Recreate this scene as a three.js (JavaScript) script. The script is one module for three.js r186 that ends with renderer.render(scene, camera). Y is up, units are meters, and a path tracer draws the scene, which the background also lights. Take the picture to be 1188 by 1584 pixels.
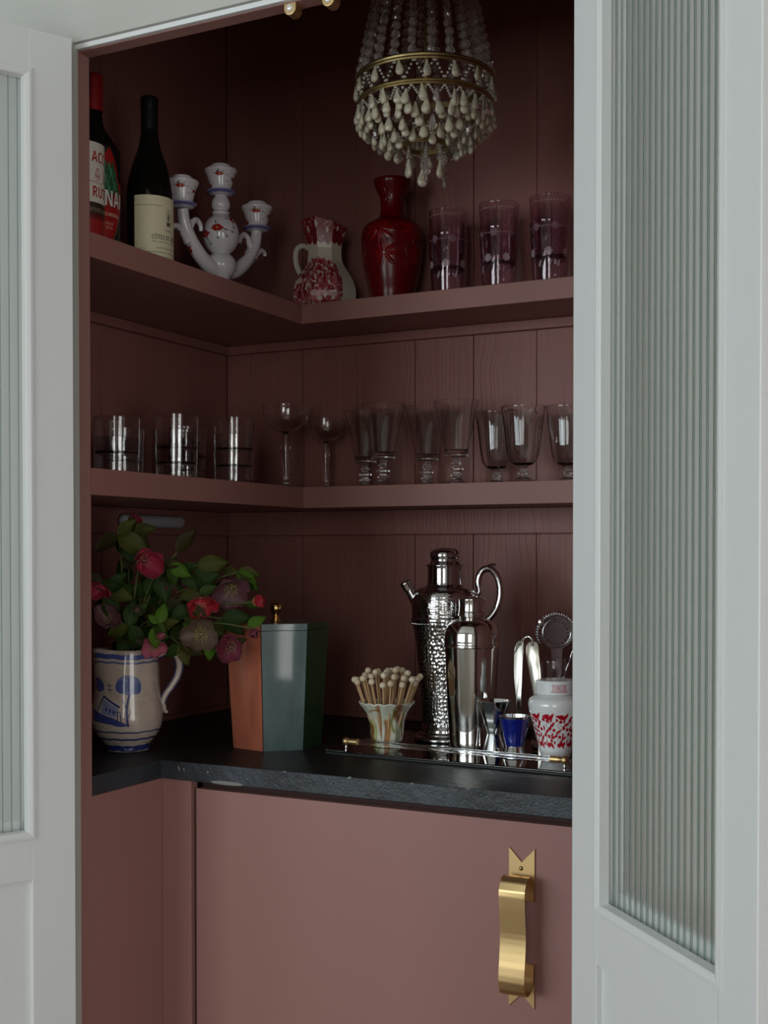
import * as THREE from 'three';
import { mergeGeometries, toCreasedNormals } from 'three/addons/utils/BufferGeometryUtils.js';
import { RoundedBoxGeometry } from 'three/addons/geometries/RoundedBoxGeometry.js';
import { RectAreaLightUniformsLib } from 'three/addons/lights/RectAreaLightUniformsLib.js';

// ---------------------------------------------------------------- camera, sky, light, exposure
const scene = new THREE.Scene();
const EYE = 1.26;
const camera = new THREE.PerspectiveCamera(2 * Math.atan(792 / 1932) * 180 / Math.PI, 1188 / 1584, 0.05, 30);
camera.position.set(0, EYE, 0);
camera.rotation.order = 'YXZ';
camera.rotation.set(-Math.PI / 180, 27 * Math.PI / 180, 0);
camera.setViewOffset(1188, 1584, 0, -97.7, 1188, 1584);           // shift lens: verticals stay upright
const renderer = new THREE.WebGLRenderer();
renderer.toneMapping = THREE.LinearToneMapping;
renderer.toneMappingExposure = 1.05;
renderer.shadowMap.enabled = true;
RectAreaLightUniformsLib.init();
scene.background = new THREE.Color(0.80, 0.92, 1.0);               // overcast daylight seen through the room's window
// three windows in the wall behind the camera and a glazed door in the side wall, each with its daylight: plane, span, sill, head, strength, tint
const WIN = { y0: 0.75, y1: 2.3, z: 1.95, x: 2.05 };
const WINDOWS = [[-4.75, -3.25, 6.5, [0.80, 0.95, 1.0]], [-3.0, -1.35, 7.0, [0.88, 0.98, 1.0]], [-0.15, 0.75, 5, [1.0, 0.985, 0.95]]];
const GARDEN = { z0: 0.10, z1: 1.45, y0: 0.10, y1: 2.2, power: 4.5 };
const daylight = (power, tint, w, h, pos, to) => { const l = new THREE.RectAreaLight(new THREE.Color(...tint), power, w, h); l.name = 'window_daylight'; l.position.set(...pos); l.lookAt(...to); scene.add(l); };
for (const [x0, x1, power, tint] of WINDOWS) daylight(power, tint, x1 - x0, WIN.y1 - WIN.y0, [(x0 + x1) / 2, (WIN.y0 + WIN.y1) / 2, WIN.z + 0.2], [(x0 + x1) / 2, (WIN.y0 + WIN.y1) / 2, -5]);
daylight(GARDEN.power, [1.0, 0.965, 0.92], GARDEN.z1 - GARDEN.z0, GARDEN.y1 - GARDEN.y0, [WIN.x + 0.2, (GARDEN.y0 + GARDEN.y1) / 2, (GARDEN.z0 + GARDEN.z1) / 2], [-5, (GARDEN.y0 + GARDEN.y1) / 2, (GARDEN.z0 + GARDEN.z1) / 2]);

// ---------------------------------------------------------------- helpers
let seedState = 12345;
const rnd = () => { seedState = (seedState + 0x6d2b79f5) | 0; let t = Math.imul(seedState ^ (seedState >>> 15), 1 | seedState); t = (t + Math.imul(t ^ (t >>> 7), 61 | t)) ^ t; return ((t ^ (t >>> 14)) >>> 0) / 4294967296; };
const rr = (a, b) => a + (b - a) * rnd();
const V = (x, y, z) => new THREE.Vector3(x, y, z);
const taken = {};
function numbered(n) { taken[n] = (taken[n] ?? -1) + 1; return taken[n] ? `${n}_${String(taken[n]).padStart(3, '0')}` : n; }
function tag(o, label, category, group) { o.userData.label = label; if (category) o.userData.category = category; if (group) o.userData.group = group; return o; }
function thing(name, label, category, pos = [0, 0, 0], turn = 0, group) {
  const g = new THREE.Group(); g.name = numbered(name); g.position.set(...pos); g.rotation.y = turn; scene.add(g);
  return tag(g, label, category, group);
}
function part(parent, name, geo, mat, label) {
  const m = new THREE.Mesh(geo, mat); m.name = name; parent.add(m); if (label) m.userData.label = label; return m;
}
function structure(name, geo, mat) {
  const m = geo ? new THREE.Mesh(geo, mat) : new THREE.Group(); m.name = numbered(name); m.userData.kind = 'structure'; scene.add(m); return m;
}
const box = (x0, x1, y0, y1, z0, z1, r = 0) => {
  const w = x1 - x0, h = y1 - y0, d = z1 - z0;
  const g = r ? new RoundedBoxGeometry(w, h, d, 2, r) : new THREE.BoxGeometry(w, h, d);
  g.translate((x0 + x1) / 2, (y0 + y1) / 2, (z0 + z1) / 2);
  if (r) { const p = g.attributes.position, n = g.attributes.normal, uv = g.attributes.uv;      // uv in metres
    for (let i = 0; i < p.count; i++) { const ax = Math.abs(n.getX(i)), ay = Math.abs(n.getY(i)), az = Math.abs(n.getZ(i));
      if (ay > ax && ay > az) uv.setXY(i, p.getX(i), p.getZ(i)); else if (ax > az) uv.setXY(i, p.getZ(i), p.getY(i)); else uv.setXY(i, p.getX(i), p.getY(i)); } }
  else metreUV(g);
  return g;
};
function metreUV(g) {
  const p = g.attributes.position, n = g.attributes.normal, uv = g.attributes.uv;
  for (let i = 0; i < p.count; i++) { const ax = Math.abs(n.getX(i)), ay = Math.abs(n.getY(i)), az = Math.abs(n.getZ(i));
    if (ay > ax && ay > az) uv.setXY(i, p.getX(i), p.getZ(i)); else if (ax > az) uv.setXY(i, p.getZ(i), p.getY(i)); else uv.setXY(i, p.getX(i), p.getY(i)); }
  return g;
}
// smooth profile through [r, y] points, evenly spaced along its length
function spline(pts, n = 60) {
  const c = new THREE.CatmullRomCurve3(pts.map(([r, y]) => V(r, y, 0)), false, 'centripetal');
  c.arcLengthDivisions = 400;
  return c.getSpacedPoints(n).map((p) => new THREE.Vector2(Math.max(p.x, 0.00001), p.y));
}
const poly = (pts) => pts.map(([r, y]) => new THREE.Vector2(Math.max(r, 0.00001), y));
const lathe = (pts, seg = 64) => new THREE.LatheGeometry(pts, seg);
const creased = (g, a = 0.55) => toCreasedNormals(g, a);
// vessel of solid glass: outer profile upwards, inner profile back down
function glassShell(outer, t, baseT) {
  const up = outer.map((p) => p.clone()), floor = outer[0].y + baseT, down = [];
  for (let i = outer.length - 1; i >= 0; i--) if (outer[i].y > floor) down.push(new THREE.Vector2(Math.max(outer[i].x - t, 0.0006), outer[i].y - (i === outer.length - 1 ? 0 : 0)));
  const top = outer[outer.length - 1];
  const lip = [new THREE.Vector2(top.x - t * 0.15, top.y + t * 0.35), new THREE.Vector2(top.x - t * 0.85, top.y + t * 0.35)];
  const lastR = down[down.length - 1].x;
  return [new THREE.Vector2(0.00001, outer[0].y), ...up, ...lip, ...down, new THREE.Vector2(lastR * 0.6, floor - 0.0003), new THREE.Vector2(0.00001, floor - 0.0005)];
}
function tube(points, r, seg = 24, rad = 10, closed = false) {
  const c = new THREE.CatmullRomCurve3(points.map((p) => (p.isVector3 ? p : V(...p))), closed, 'centripetal');
  if (typeof r === 'number') return new THREE.TubeGeometry(c, seg, r, rad, closed);
  const g = new THREE.TubeGeometry(c, seg, 1, rad, closed), p = g.attributes.position, centre = new THREE.Vector3();   // r(t): tapering tube
  for (let i = 0; i <= seg; i++) {
    c.getPointAt(i / seg, centre);
    for (let j = 0; j <= rad; j++) { const k = i * (rad + 1) + j, s = r(i / seg); p.setXYZ(k, centre.x + (p.getX(k) - centre.x) * s, centre.y + (p.getY(k) - centre.y) * s, centre.z + (p.getZ(k) - centre.z) * s); }
  }
  g.computeVertexNormals();
  return g;
}
const cyl = (r0, r1, h, seg = 32) => new THREE.CylinderGeometry(r1, r0, h, seg);     // r0 below, r1 above
function along(geo, a, b) {                                                          // y-axis geometry turned to run from a to b
  const d = b.clone().sub(a), q = new THREE.Quaternion().setFromUnitVectors(V(0, 1, 0), d.clone().normalize());
  return geo.applyQuaternion(q).translate((a.x + b.x) / 2, (a.y + b.y) / 2, (a.z + b.z) / 2);
}
const merge = (list) => mergeGeometries(list.map((g) => { const h = g.index ? g.toNonIndexed() : g; for (const k of Object.keys(h.attributes)) if (!['position', 'normal', 'uv'].includes(k)) h.deleteAttribute(k); return h; }));
function canvas(w, h, draw, srgb = true) {
  const c = document.createElement('canvas'); c.width = w; c.height = h; draw(c.getContext('2d'), w, h);
  const t = new THREE.CanvasTexture(c); if (srgb) t.colorSpace = THREE.SRGBColorSpace; t.wrapS = t.wrapT = THREE.RepeatWrapping; t.magFilter = THREE.LinearFilter; return t;
}
const std = (o) => new THREE.MeshPhysicalMaterial(o);
const lin = (r, g, b) => new THREE.Color().setRGB(r, g, b);
const RIGHT = V(0.891, 0, -0.454);                                                   // along the picture plane

// value noise for textures
function noiseField(w, h, cell, seed) {
  let s = seed; const r = () => { s = (s * 1664525 + 1013904223) >>> 0; return s / 4294967296; };
  const gw = Math.max(1, Math.round(w / cell[0])), gh = Math.max(1, Math.round(h / cell[1])), g = Float32Array.from({ length: gw * gh }, r);
  const f = (t) => t * t * (3 - 2 * t);
  return (x, y) => { const fx = (x / w) * gw, fy = (y / h) * gh, x0 = Math.floor(fx), y0 = Math.floor(fy), a = f(fx - x0), b = f(fy - y0);
    const at = (i, j) => g[((j % gh + gh) % gh) * gw + ((i % gw + gw) % gw)];
    return (at(x0, y0) * (1 - a) + at(x0 + 1, y0) * a) * (1 - b) + (at(x0, y0 + 1) * (1 - a) + at(x0 + 1, y0 + 1) * a) * b; };
}
function dataTex(w, h, fn, srgb = false) {
  const d = new Uint8Array(w * h * 4);
  for (let y = 0; y < h; y++) for (let x = 0; x < w; x++) { const v = fn(x, y), o = (y * w + x) * 4; if (typeof v === 'number') d[o] = d[o + 1] = d[o + 2] = v * 255; else { d[o] = v[0]; d[o + 1] = v[1]; d[o + 2] = v[2]; } d[o + 3] = 255; }
  const t = new THREE.DataTexture(d, w, h); t.wrapS = t.wrapT = THREE.RepeatWrapping; t.magFilter = THREE.LinearFilter; t.minFilter = THREE.LinearFilter; if (srgb) t.colorSpace = THREE.SRGBColorSpace; t.needsUpdate = true; return t;
}

// ---------------------------------------------------------------- materials
const grainTex = (() => {                                                            // painted-over wood grain, 0.3 x 0.6 m
  const a = noiseField(512, 512, [5, 150], 3), b = noiseField(512, 512, [16, 220], 5), c = noiseField(512, 512, [90, 60], 9);
  return dataTex(512, 512, (x, y) => { const w = x + 26 * c(x, y); return 0.3 + 0.4 * a(w, y) + 0.25 * b(w, y); });
})();
grainTex.repeat.set(3.3, 1.7);
const brushTex = (() => { const a = noiseField(256, 256, [2, 60], 13), b = noiseField(256, 256, [30, 30], 15); return dataTex(256, 256, (x, y) => 0.4 + 0.3 * a(x, y) + 0.3 * b(x, y)); })();
brushTex.repeat.set(6, 6);
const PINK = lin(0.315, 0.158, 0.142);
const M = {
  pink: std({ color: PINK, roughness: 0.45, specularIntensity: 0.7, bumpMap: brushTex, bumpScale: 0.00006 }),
  pinkShadedPlank: std({ color: lin(0.26, 0.108, 0.092), roughness: 0.42, specularIntensity: 0.5, bumpMap: grainTex, bumpScale: 0.0011 }),  // same pink paint, interior shade put into the colour
  pinkShadedShelf: std({ color: lin(0.285, 0.132, 0.114), roughness: 0.45, specularIntensity: 0.6, bumpMap: brushTex, bumpScale: 0.00006 }),  // same pink again, deepened to carry the shade on the shelves
  pinkDark: std({ color: lin(0.05, 0.024, 0.021), roughness: 0.9 }),
  white: std({ color: lin(0.715, 0.73, 0.73), roughness: 0.45, bumpMap: brushTex, bumpScale: 0.00004 }),
  wallPaint: std({ color: lin(0.46, 0.46, 0.43), roughness: 0.8 }),
  roomPaint: std({ color: lin(0.50, 0.48, 0.44), roughness: 0.9 }),
  reeded: std({ color: lin(1, 1, 1), roughness: 0.44, transmission: 1, thickness: 0, ior: 1.5 }),
  reedShade: std({ color: lin(0.60, 0.69, 0.66), roughness: 0.4, transmission: 1, thickness: 0, ior: 1.5 }),  // smoky tint imitates the dark refraction between reeds
  glass: std({ color: lin(1, 1, 1), roughness: 0.0, transmission: 1, thickness: 0.002, ior: 1.5 }),
  silver: std({ color: lin(0.80, 0.79, 0.76), metalness: 1, roughness: 0.10 }),
  steel: std({ color: lin(0.66, 0.66, 0.67), metalness: 1, roughness: 0.12 }),
  brass: std({ color: lin(0.66, 0.46, 0.225), metalness: 1, roughness: 0.4 }),
  brassBright: std({ color: lin(0.85, 0.55, 0.22), metalness: 1, roughness: 0.12 }),
  brassOld: std({ color: lin(0.36, 0.27, 0.12), metalness: 1, roughness: 0.38 }),
  bottleGlass: std({ color: lin(0.006, 0.006, 0.005), roughness: 0.1, clearcoat: 0.3 }),
};
// ---------------------------------------------------------------- the setting
// cupboard: left wall x = -1.55, back wall z = -2.285, ceiling y = 2.45; front wall plane z = -1.45 with an opening x -1.257 .. -0.4825, up to y = 2.0156
const XL = -1.55, ZB = -2.285, XR = -0.42, CT = 2.45;
// floor of room and cupboard, boards
const oak = (() => { const a = noiseField(512, 512, [300, 6], 31), b = noiseField(512, 512, [120, 20], 37);
  return dataTex(512, 512, (x, y) => { const v = 0.75 + 0.25 * a(x, y) - 0.15 * b(x, y); return [150 * v, 112 * v, 78 * v]; }, true); })();
const oakMats = [0.92, 1, 1.06].map((k) => std({ map: oak, color: lin(k, k, k), roughness: 0.55 }));
const floor = structure('floor');
part(floor, 'subfloor', box(-5.1, 2.2, -0.12, -0.02, -2.45, 2.2), M.pinkDark);
for (let i = 0; i < 22; i++) part(floor, 'floorboard', box(-5.0, 2.05, -0.02, 0, -2.4 + i * 0.205, -2.4 + i * 0.205 + 0.203), oakMats[i % 3]);
structure('ceiling', box(-5.1, 2.2, 2.85, 2.95, -2.45, 2.2), M.wallPaint);
// room walls; the window wall has a real opening
structure('wall_west', box(-5.1, -5.0, 0, 2.85, -2.45, 2.2), M.roomPaint);
{ // east wall with a glazed garden door
  const s = new THREE.Shape([[-2.45, 0], [2.2, 0], [2.2, 2.85], [-2.45, 2.85]].map(([z, y]) => new THREE.Vector2(-z, y)));
  s.holes.push(new THREE.Path([[GARDEN.z0, GARDEN.y0], [GARDEN.z1, GARDEN.y0], [GARDEN.z1, GARDEN.y1], [GARDEN.z0, GARDEN.y1]].map(([z, y]) => new THREE.Vector2(-z, y))));
  structure('wall_east', new THREE.ExtrudeGeometry(s, { depth: 0.12, bevelEnabled: false }).rotateY(Math.PI / 2).translate(WIN.x, 0, 0), M.roomPaint);
  const d = structure('door_3'), { z0, z1, y0, y1 } = GARDEN, a = WIN.x + 0.03, b = WIN.x + 0.07, zm = (z0 + z1) / 2;
  for (const [q, r, u, v] of [[z0, z0 + 0.07, y0, y1], [z1 - 0.07, z1, y0, y1], [zm - 0.06, zm + 0.06, y0, y1]]) part(d, 'stile', box(a, b, u, v, q, r), M.white);
  for (const y of [y0, 0.62, 1.14, 1.66, y1 - 0.07]) part(d, 'rail', box(a, b, y, y + (y === y0 || y > 2 ? 0.07 : 0.025), z0, z1), M.white);
  part(d, 'pane', box(WIN.x + 0.049, WIN.x + 0.051, y0, y1, z0, z1), std({ color: 0xffffff, transmission: 1, thickness: 0, roughness: 0, ior: 1.5 }));
}
{
  const s = new THREE.Shape([[-5.0, 0], [2.05, 0], [2.05, 2.85], [-5.0, 2.85]].map(([x, y]) => new THREE.Vector2(x, y)));
  for (const [x0, x1] of WINDOWS) s.holes.push(new THREE.Path([[x0, WIN.y0], [x0, WIN.y1], [x1, WIN.y1], [x1, WIN.y0]].map(([x, y]) => new THREE.Vector2(x, y))));
  structure('wall_window', new THREE.ExtrudeGeometry(s, { depth: 0.12, bevelEnabled: false }).translate(0, 0, WIN.z), M.roomPaint);
  WINDOWS.forEach(([x0, x1], i) => {
    const w = structure(`window_${i + 1}`), z0 = WIN.z + 0.03, z1 = WIN.z + 0.07, { y0, y1 } = WIN, xm = (x0 + x1) / 2;
    for (const [a, b, c, d] of [[x0, x0 + 0.05, y0, y1], [x1 - 0.05, x1, y0, y1], [x0, x1, y0, y0 + 0.05], [x0, x1, y1 - 0.05, y1]]) part(w, 'window_frame', box(a, b, c, d, z0, z1), M.white);
    part(w, 'mullion', box(xm - 0.035, xm + 0.035, y0, y1, z0, z1), M.white);
    for (const y of [1.25, 1.77]) part(w, 'glazing_bar', box(x0, x1, y, y + 0.025, z0, z1), M.white);
    part(w, 'pane', box(x0, x1, y0, y1, WIN.z + 0.049, WIN.z + 0.051), std({ color: 0xffffff, transmission: 1, thickness: 0, roughness: 0, ior: 1.5 }));
    part(w, 'window_sill', box(x0 - 0.06, x1 + 0.06, y0 - 0.035, y0, WIN.z - 0.1, WIN.z + 0.03), M.white);
  });
}
// white front wall with the cupboard opening
{
  const s = new THREE.Shape([[-5.0, 0], [2.05, 0], [2.05, 2.85], [-5.0, 2.85]].map(([x, y]) => new THREE.Vector2(x, y)));
  s.holes.push(new THREE.Path([[-1.257, 0.0], [-1.257, 2.0156], [-0.4825, 2.0156], [-0.4825, 0.0]].map(([x, y]) => new THREE.Vector2(x, y))));
  structure('wall_front', new THREE.ExtrudeGeometry(s, { depth: 0.012, bevelEnabled: false }).translate(0, 0, -1.462), M.wallPaint);
  const t = structure('trim_1');                                                     // white stop strip round the opening
  part(t, 'head_strip', box(-1.2575, -0.482, 2.0078, 2.0150, -1.4622, -1.4560), M.white);
  const p = structure('trim_2');                                                     // pink inner frame
  part(p, 'head_rail', box(-1.62, -0.30, 2.0068, 2.10, -1.489, -1.4632, 0.0012), M.pink);
  part(p, 'jamb', box(-1.62, -1.2575, 0, 2.10, -1.489, -1.4632, 0.0012), M.pink);
  part(p, 'jamb', box(-0.482, -0.30, 0, 2.10, -1.489, -1.4632, 0.0012), M.pink);
  part(p, 'overpanel', box(-1.62, -0.30, 2.10, 2.6, -1.489, -1.4632), M.pink);
}
// cupboard shell, boarded
{
  structure('wall_outer_left', box(-1.66, -1.57, 0, 2.5, -2.40, -1.489), M.pinkDark);
  structure('wall_outer_right', box(XR + 0.012, -0.30, 0, 2.5, -2.40, -1.489), M.pinkDark);
  structure('wall_outer_back', box(-1.66, -0.30, 0, 2.5, -2.42, -2.305), M.pinkDark);
  structure('ceiling_cupboard', box(XL - 0.02, XR + 0.012, CT, 2.5, -2.305, -1.489), M.pink);
  const wb = structure('wall_back'), seams = [XL, -1.49, -1.358, -1.228, -1.094, -0.966, -0.834, -0.70, -0.56, XR];
  for (let i = 0; i + 1 < seams.length; i++) { const d = [0, 0.0006, -0.0004, 0.0008, 0.0002, -0.0006, 0.0004, 0, 0.0005][i];
    const g = box(seams[i] + 0.0004, seams[i + 1] - 0.0004, 0.92, CT, ZB - 0.018, ZB + d, 0.0014); g.attributes.uv.array.forEach((v, k, a) => { a[k] = v + i * 0.37; }); part(wb, 'plank', g, M.pinkShadedPlank); }
  const wl = structure('wall_left'), zs = [ZB, -2.07, -1.865, -1.66, -1.489];
  for (let i = 0; i + 1 < zs.length; i++) { const g = box(XL - 0.018, XL + [0, 0.0006, -0.0005, 0.0003][i], 0.92, CT, zs[i] + 0.0004, zs[i + 1] - 0.0004, 0.0014); g.attributes.uv.array.forEach((v, k, a) => { a[k] = v + i * 0.53; }); part(wl, 'plank', g, M.pinkShadedPlank); }
  const wr = structure('wall_right');
  for (let i = 0; i + 1 < zs.length; i++) part(wr, 'plank', box(XR, XR + 0.012, 0.92, CT, zs[i] + 0.0004, zs[i + 1] - 0.0004, 0.0022), M.pinkShadedPlank);
  // battens that carry the shelves, and the skirting strip along the counter
  const batten = (n, y0, y1, t) => { const b = structure(n); part(b, 'batten', box(XL, XR, y0, y1, ZB, ZB + t, 0.002), M.pinkShadedPlank); part(b, 'batten', box(XL, XL + t, y0, y1, ZB + t, -1.49, 0.002), M.pinkShadedPlank); };
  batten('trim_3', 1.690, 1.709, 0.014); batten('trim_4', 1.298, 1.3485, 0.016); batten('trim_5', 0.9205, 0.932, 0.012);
}
// white doors with reeded glass; local frame: hinge at the origin, visible face at z = 0, door runs to s * x
function makeDoor(name, s, P, turn, k) {
  const d = structure(name); d.position.set(P[0], 0, P[1]); d.rotation.y = turn;
  const Y = (y) => EYE + (y - EYE) * k, W = 0.3945 * k, T = 0.035;
  const bx = (t0, t1, y0, y1, z0, z1, r) => box(Math.min(s * t0, s * t1) * k, Math.max(s * t0, s * t1) * k, y0, y1, z0, z1, r);
  part(d, 'stile', bx(0, 0.0665, 0.02, Y(2.022), -T, 0, 0.0015), M.white); part(d, 'stile', bx(0.328, 0.3945, 0.02, Y(2.022), -T, 0, 0.0015), M.white);
  part(d, 'rail', bx(0.0665, 0.328, Y(1.957), Y(2.022), -T, -0.0003), M.white); part(d, 'rail', bx(0.0665, 0.328, Y(0.781), Y(0.847), -T, -0.0003), M.white);
  part(d, 'rail', bx(0.0665, 0.328, 0.02, 0.13, -T, -0.0003), M.white);
  // recessed lower panel with a small proud moulding
  part(d, 'panel', bx(0.0665, 0.328, 0.13, Y(0.781), -T + 0.008, -0.007), M.white);
  // mitred glazing bead, proud by 2 mm outside and sloping down to the glass
  const x0 = 0.0610, x1 = 0.3335, y0 = Y(0.8405), y1 = Y(1.9645), q = [[0, -0.0002], [0.0006, 0.0022], [0.0045, 0.0026], [0.0095, 0.0008], [0.0115, -0.0005], [0.0125, -0.012]];
  const ring = (a, z) => [[x0 * k + a, y0 + a, z], [x1 * k - a, y0 + a, z], [x1 * k - a, y1 - a, z], [x0 * k + a, y1 - a, z]];
  for (let side = 0; side < 4; side++) {
    const pos = [];
    for (let i = 0; i + 1 < q.length; i++) {
      const A = ring(...q[i]), B = ring(...q[i + 1]), a0 = A[side], a1 = A[(side + 1) % 4], b0 = B[side], b1 = B[(side + 1) % 4];
      pos.push(...a0, ...a1, ...b1, ...a0, ...b1, ...b0);
    }
    if (s < 0) for (let i = 0; i < pos.length; i += 9) { for (const j of [0, 3, 6]) pos[i + j] *= -1; for (let c = 0; c < 3; c++) [pos[i + 3 + c], pos[i + 6 + c]] = [pos[i + 6 + c], pos[i + 3 + c]]; }
    const g = new THREE.BufferGeometry(); g.setAttribute('position', new THREE.Float32BufferAttribute(pos, 3)); g.setAttribute('uv', new THREE.Float32BufferAttribute(new Float32Array(pos.length / 3 * 2), 2)); g.computeVertexNormals();
    part(d, 'glazing_bead', g, M.white);
  }
  part(d, 'rear_bead', box(Math.min(s * 0.0645, s * 0.330) * k, Math.max(s * 0.0645, s * 0.330) * k, Y(0.8455), Y(0.866), -0.0325, -0.0225, 0.002), M.white);
  // reeded pane: half-round reeds on the visible side
  const n = 20, gx0 = 0.0645 * k, gx1 = 0.330 * k, pitch = (gx1 - gx0) / n, sh = new THREE.Shape(); sh.moveTo(gx0, 0); sh.lineTo(gx0, 0.0035);
  for (let i = 0; i < n; i++) for (let j = 1; j <= 10; j++) { const a = j / 10; sh.lineTo(gx0 + (i + a) * pitch, 0.0035 + 0.0026 * Math.sqrt(Math.max(0, 1 - (2 * a - 1) ** 2))); }
  sh.lineTo(gx1, 0);
  const pane = new THREE.ExtrudeGeometry(sh, { depth: Y(1.959) - Y(0.846), bevelEnabled: false });
  pane.rotateX(-Math.PI / 2).translate(0, Y(0.846), 0);                             // (x, y, depth) -> (x, depth, -y)
  pane.scale(s, 1, -1).translate(0, 0, -0.0205);
  if (s > 0) { const ix = pane.attributes.position; flip(pane); }
  part(d, 'reeded_pane', creased(pane, 0.9), M.reeded);
  const shadeLines = []; for (let i = 0; i <= n; i++) { const x = s * (gx0 + i * pitch); shadeLines.push(new THREE.BoxGeometry(0.0007, Y(1.957) - Y(0.848), 0.0030).translate(x, (Y(1.957) + Y(0.848)) / 2, -0.0165)); }  // added tinted strips: refraction lines between reeds, painted in
  part(d, 'reed_shade_line', merge(shadeLines), M.reedShade);
  return d;
}
function flip(g) { for (const a of Object.values(g.attributes)) { const n = a.itemSize, v = a.array; for (let i = 0; i < a.count; i += 3) for (let c = 0; c < n; c++) { const p = (i + 1) * n + c, q = (i + 2) * n + c; [v[p], v[q]] = [v[q], v[p]]; } } g.computeVertexNormals(); return g; }
makeDoor('door_1', -1, [-1.2414, -1.432], 62.5 * Math.PI / 180, 0.9876);
makeDoor('door_2', 1, [-0.4743, -1.4255], -46.5 * Math.PI / 180, 0.983);

// ---------------------------------------------------------------- counter and base cabinet
{
  const a = noiseField(512, 512, [3, 3], 41), b = noiseField(512, 512, [60, 60], 43), c = noiseField(512, 512, [14, 14], 47);
  const stone = dataTex(512, 512, (x, y) => { const s = a(x, y) * 0.5 + c(x, y) * 0.5, f = a(x * 1.7, y * 1.7) > 0.93 ? 46 : 0, v = 24 + 14 * b(x, y) + 10 * s + f; return [v * 0.93, v, v * 1.03]; }, true);
  stone.repeat.set(3, 3);
  const bump = dataTex(512, 512, (x, y) => a(x, y) * 0.5 + c(x, y) * 0.5); bump.repeat.set(3, 3);
  const mat = std({ map: stone, roughness: 0.42, specularIntensity: 0.4, bumpMap: bump, bumpScale: 0.0005 });
  const edge = std({ map: stone, color: lin(1.75, 1.85, 2.2), roughness: 0.5, bumpMap: bump, bumpScale: 0.0009 });  // edge colour lightened and cooled, window reflection painted in
  const s = new THREE.Shape([[XL + 0.001, -1.4895], [-1.2577, -1.4895], [-1.2577, -1.660], [XR - 0.002, -1.660], [XR - 0.002, ZB + 0.001], [XL + 0.001, ZB + 0.001]].map(([x, z]) => new THREE.Vector2(x, -z)));
  const g = new THREE.ExtrudeGeometry(s, { depth: 0.0275, bevelEnabled: true, bevelThickness: 0.0015, bevelSize: 0.0015, bevelOffset: -0.0015, bevelSegments: 2 });
  g.rotateX(-Math.PI / 2).translate(0, 0.8912, 0);                                  // (x, y, d) -> (x, d, -y)
  metreUV(g);
  const t = thing('countertop', 'dark honed stone counter with an L shaped front and chipped edge painted paler for window sheen', 'countertop');
  part(t, 'slab', g, [mat, edge]);
  // small chips along the front edge show paler stone
  const chip = std({ color: lin(0.20, 0.21, 0.20), roughness: 0.8 });
  for (const [x, y, sx, sy] of [[-1.222, 0.9085, 0.0016, 0.005], [-1.212, 0.9075, 0.0014, 0.003], [-0.905, 0.9195, 0.004, 0.0016], [-0.80, 0.9195, 0.003, 0.0012], [-1.02, 0.9195, 0.0025, 0.0012], [-0.71, 0.9193, 0.004, 0.001], [-1.165, 0.9075, 0.002, 0.002]]) {
    const c = new THREE.IcosahedronGeometry(1, 1).scale(sx, sy, 0.0006).rotateZ(0.3).translate(x, y, -1.6601); part(t, 'chip', c, chip, 'pale chip in the stone edge');
  }
  const sc = new THREE.IcosahedronGeometry(1, 2).scale(0.036, 0.0035, 0.0006).translate(-1.128, 0.8925, -1.6603); part(t, 'chip', sc, chip, 'long pale scrape under the stone edge');
}
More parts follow.
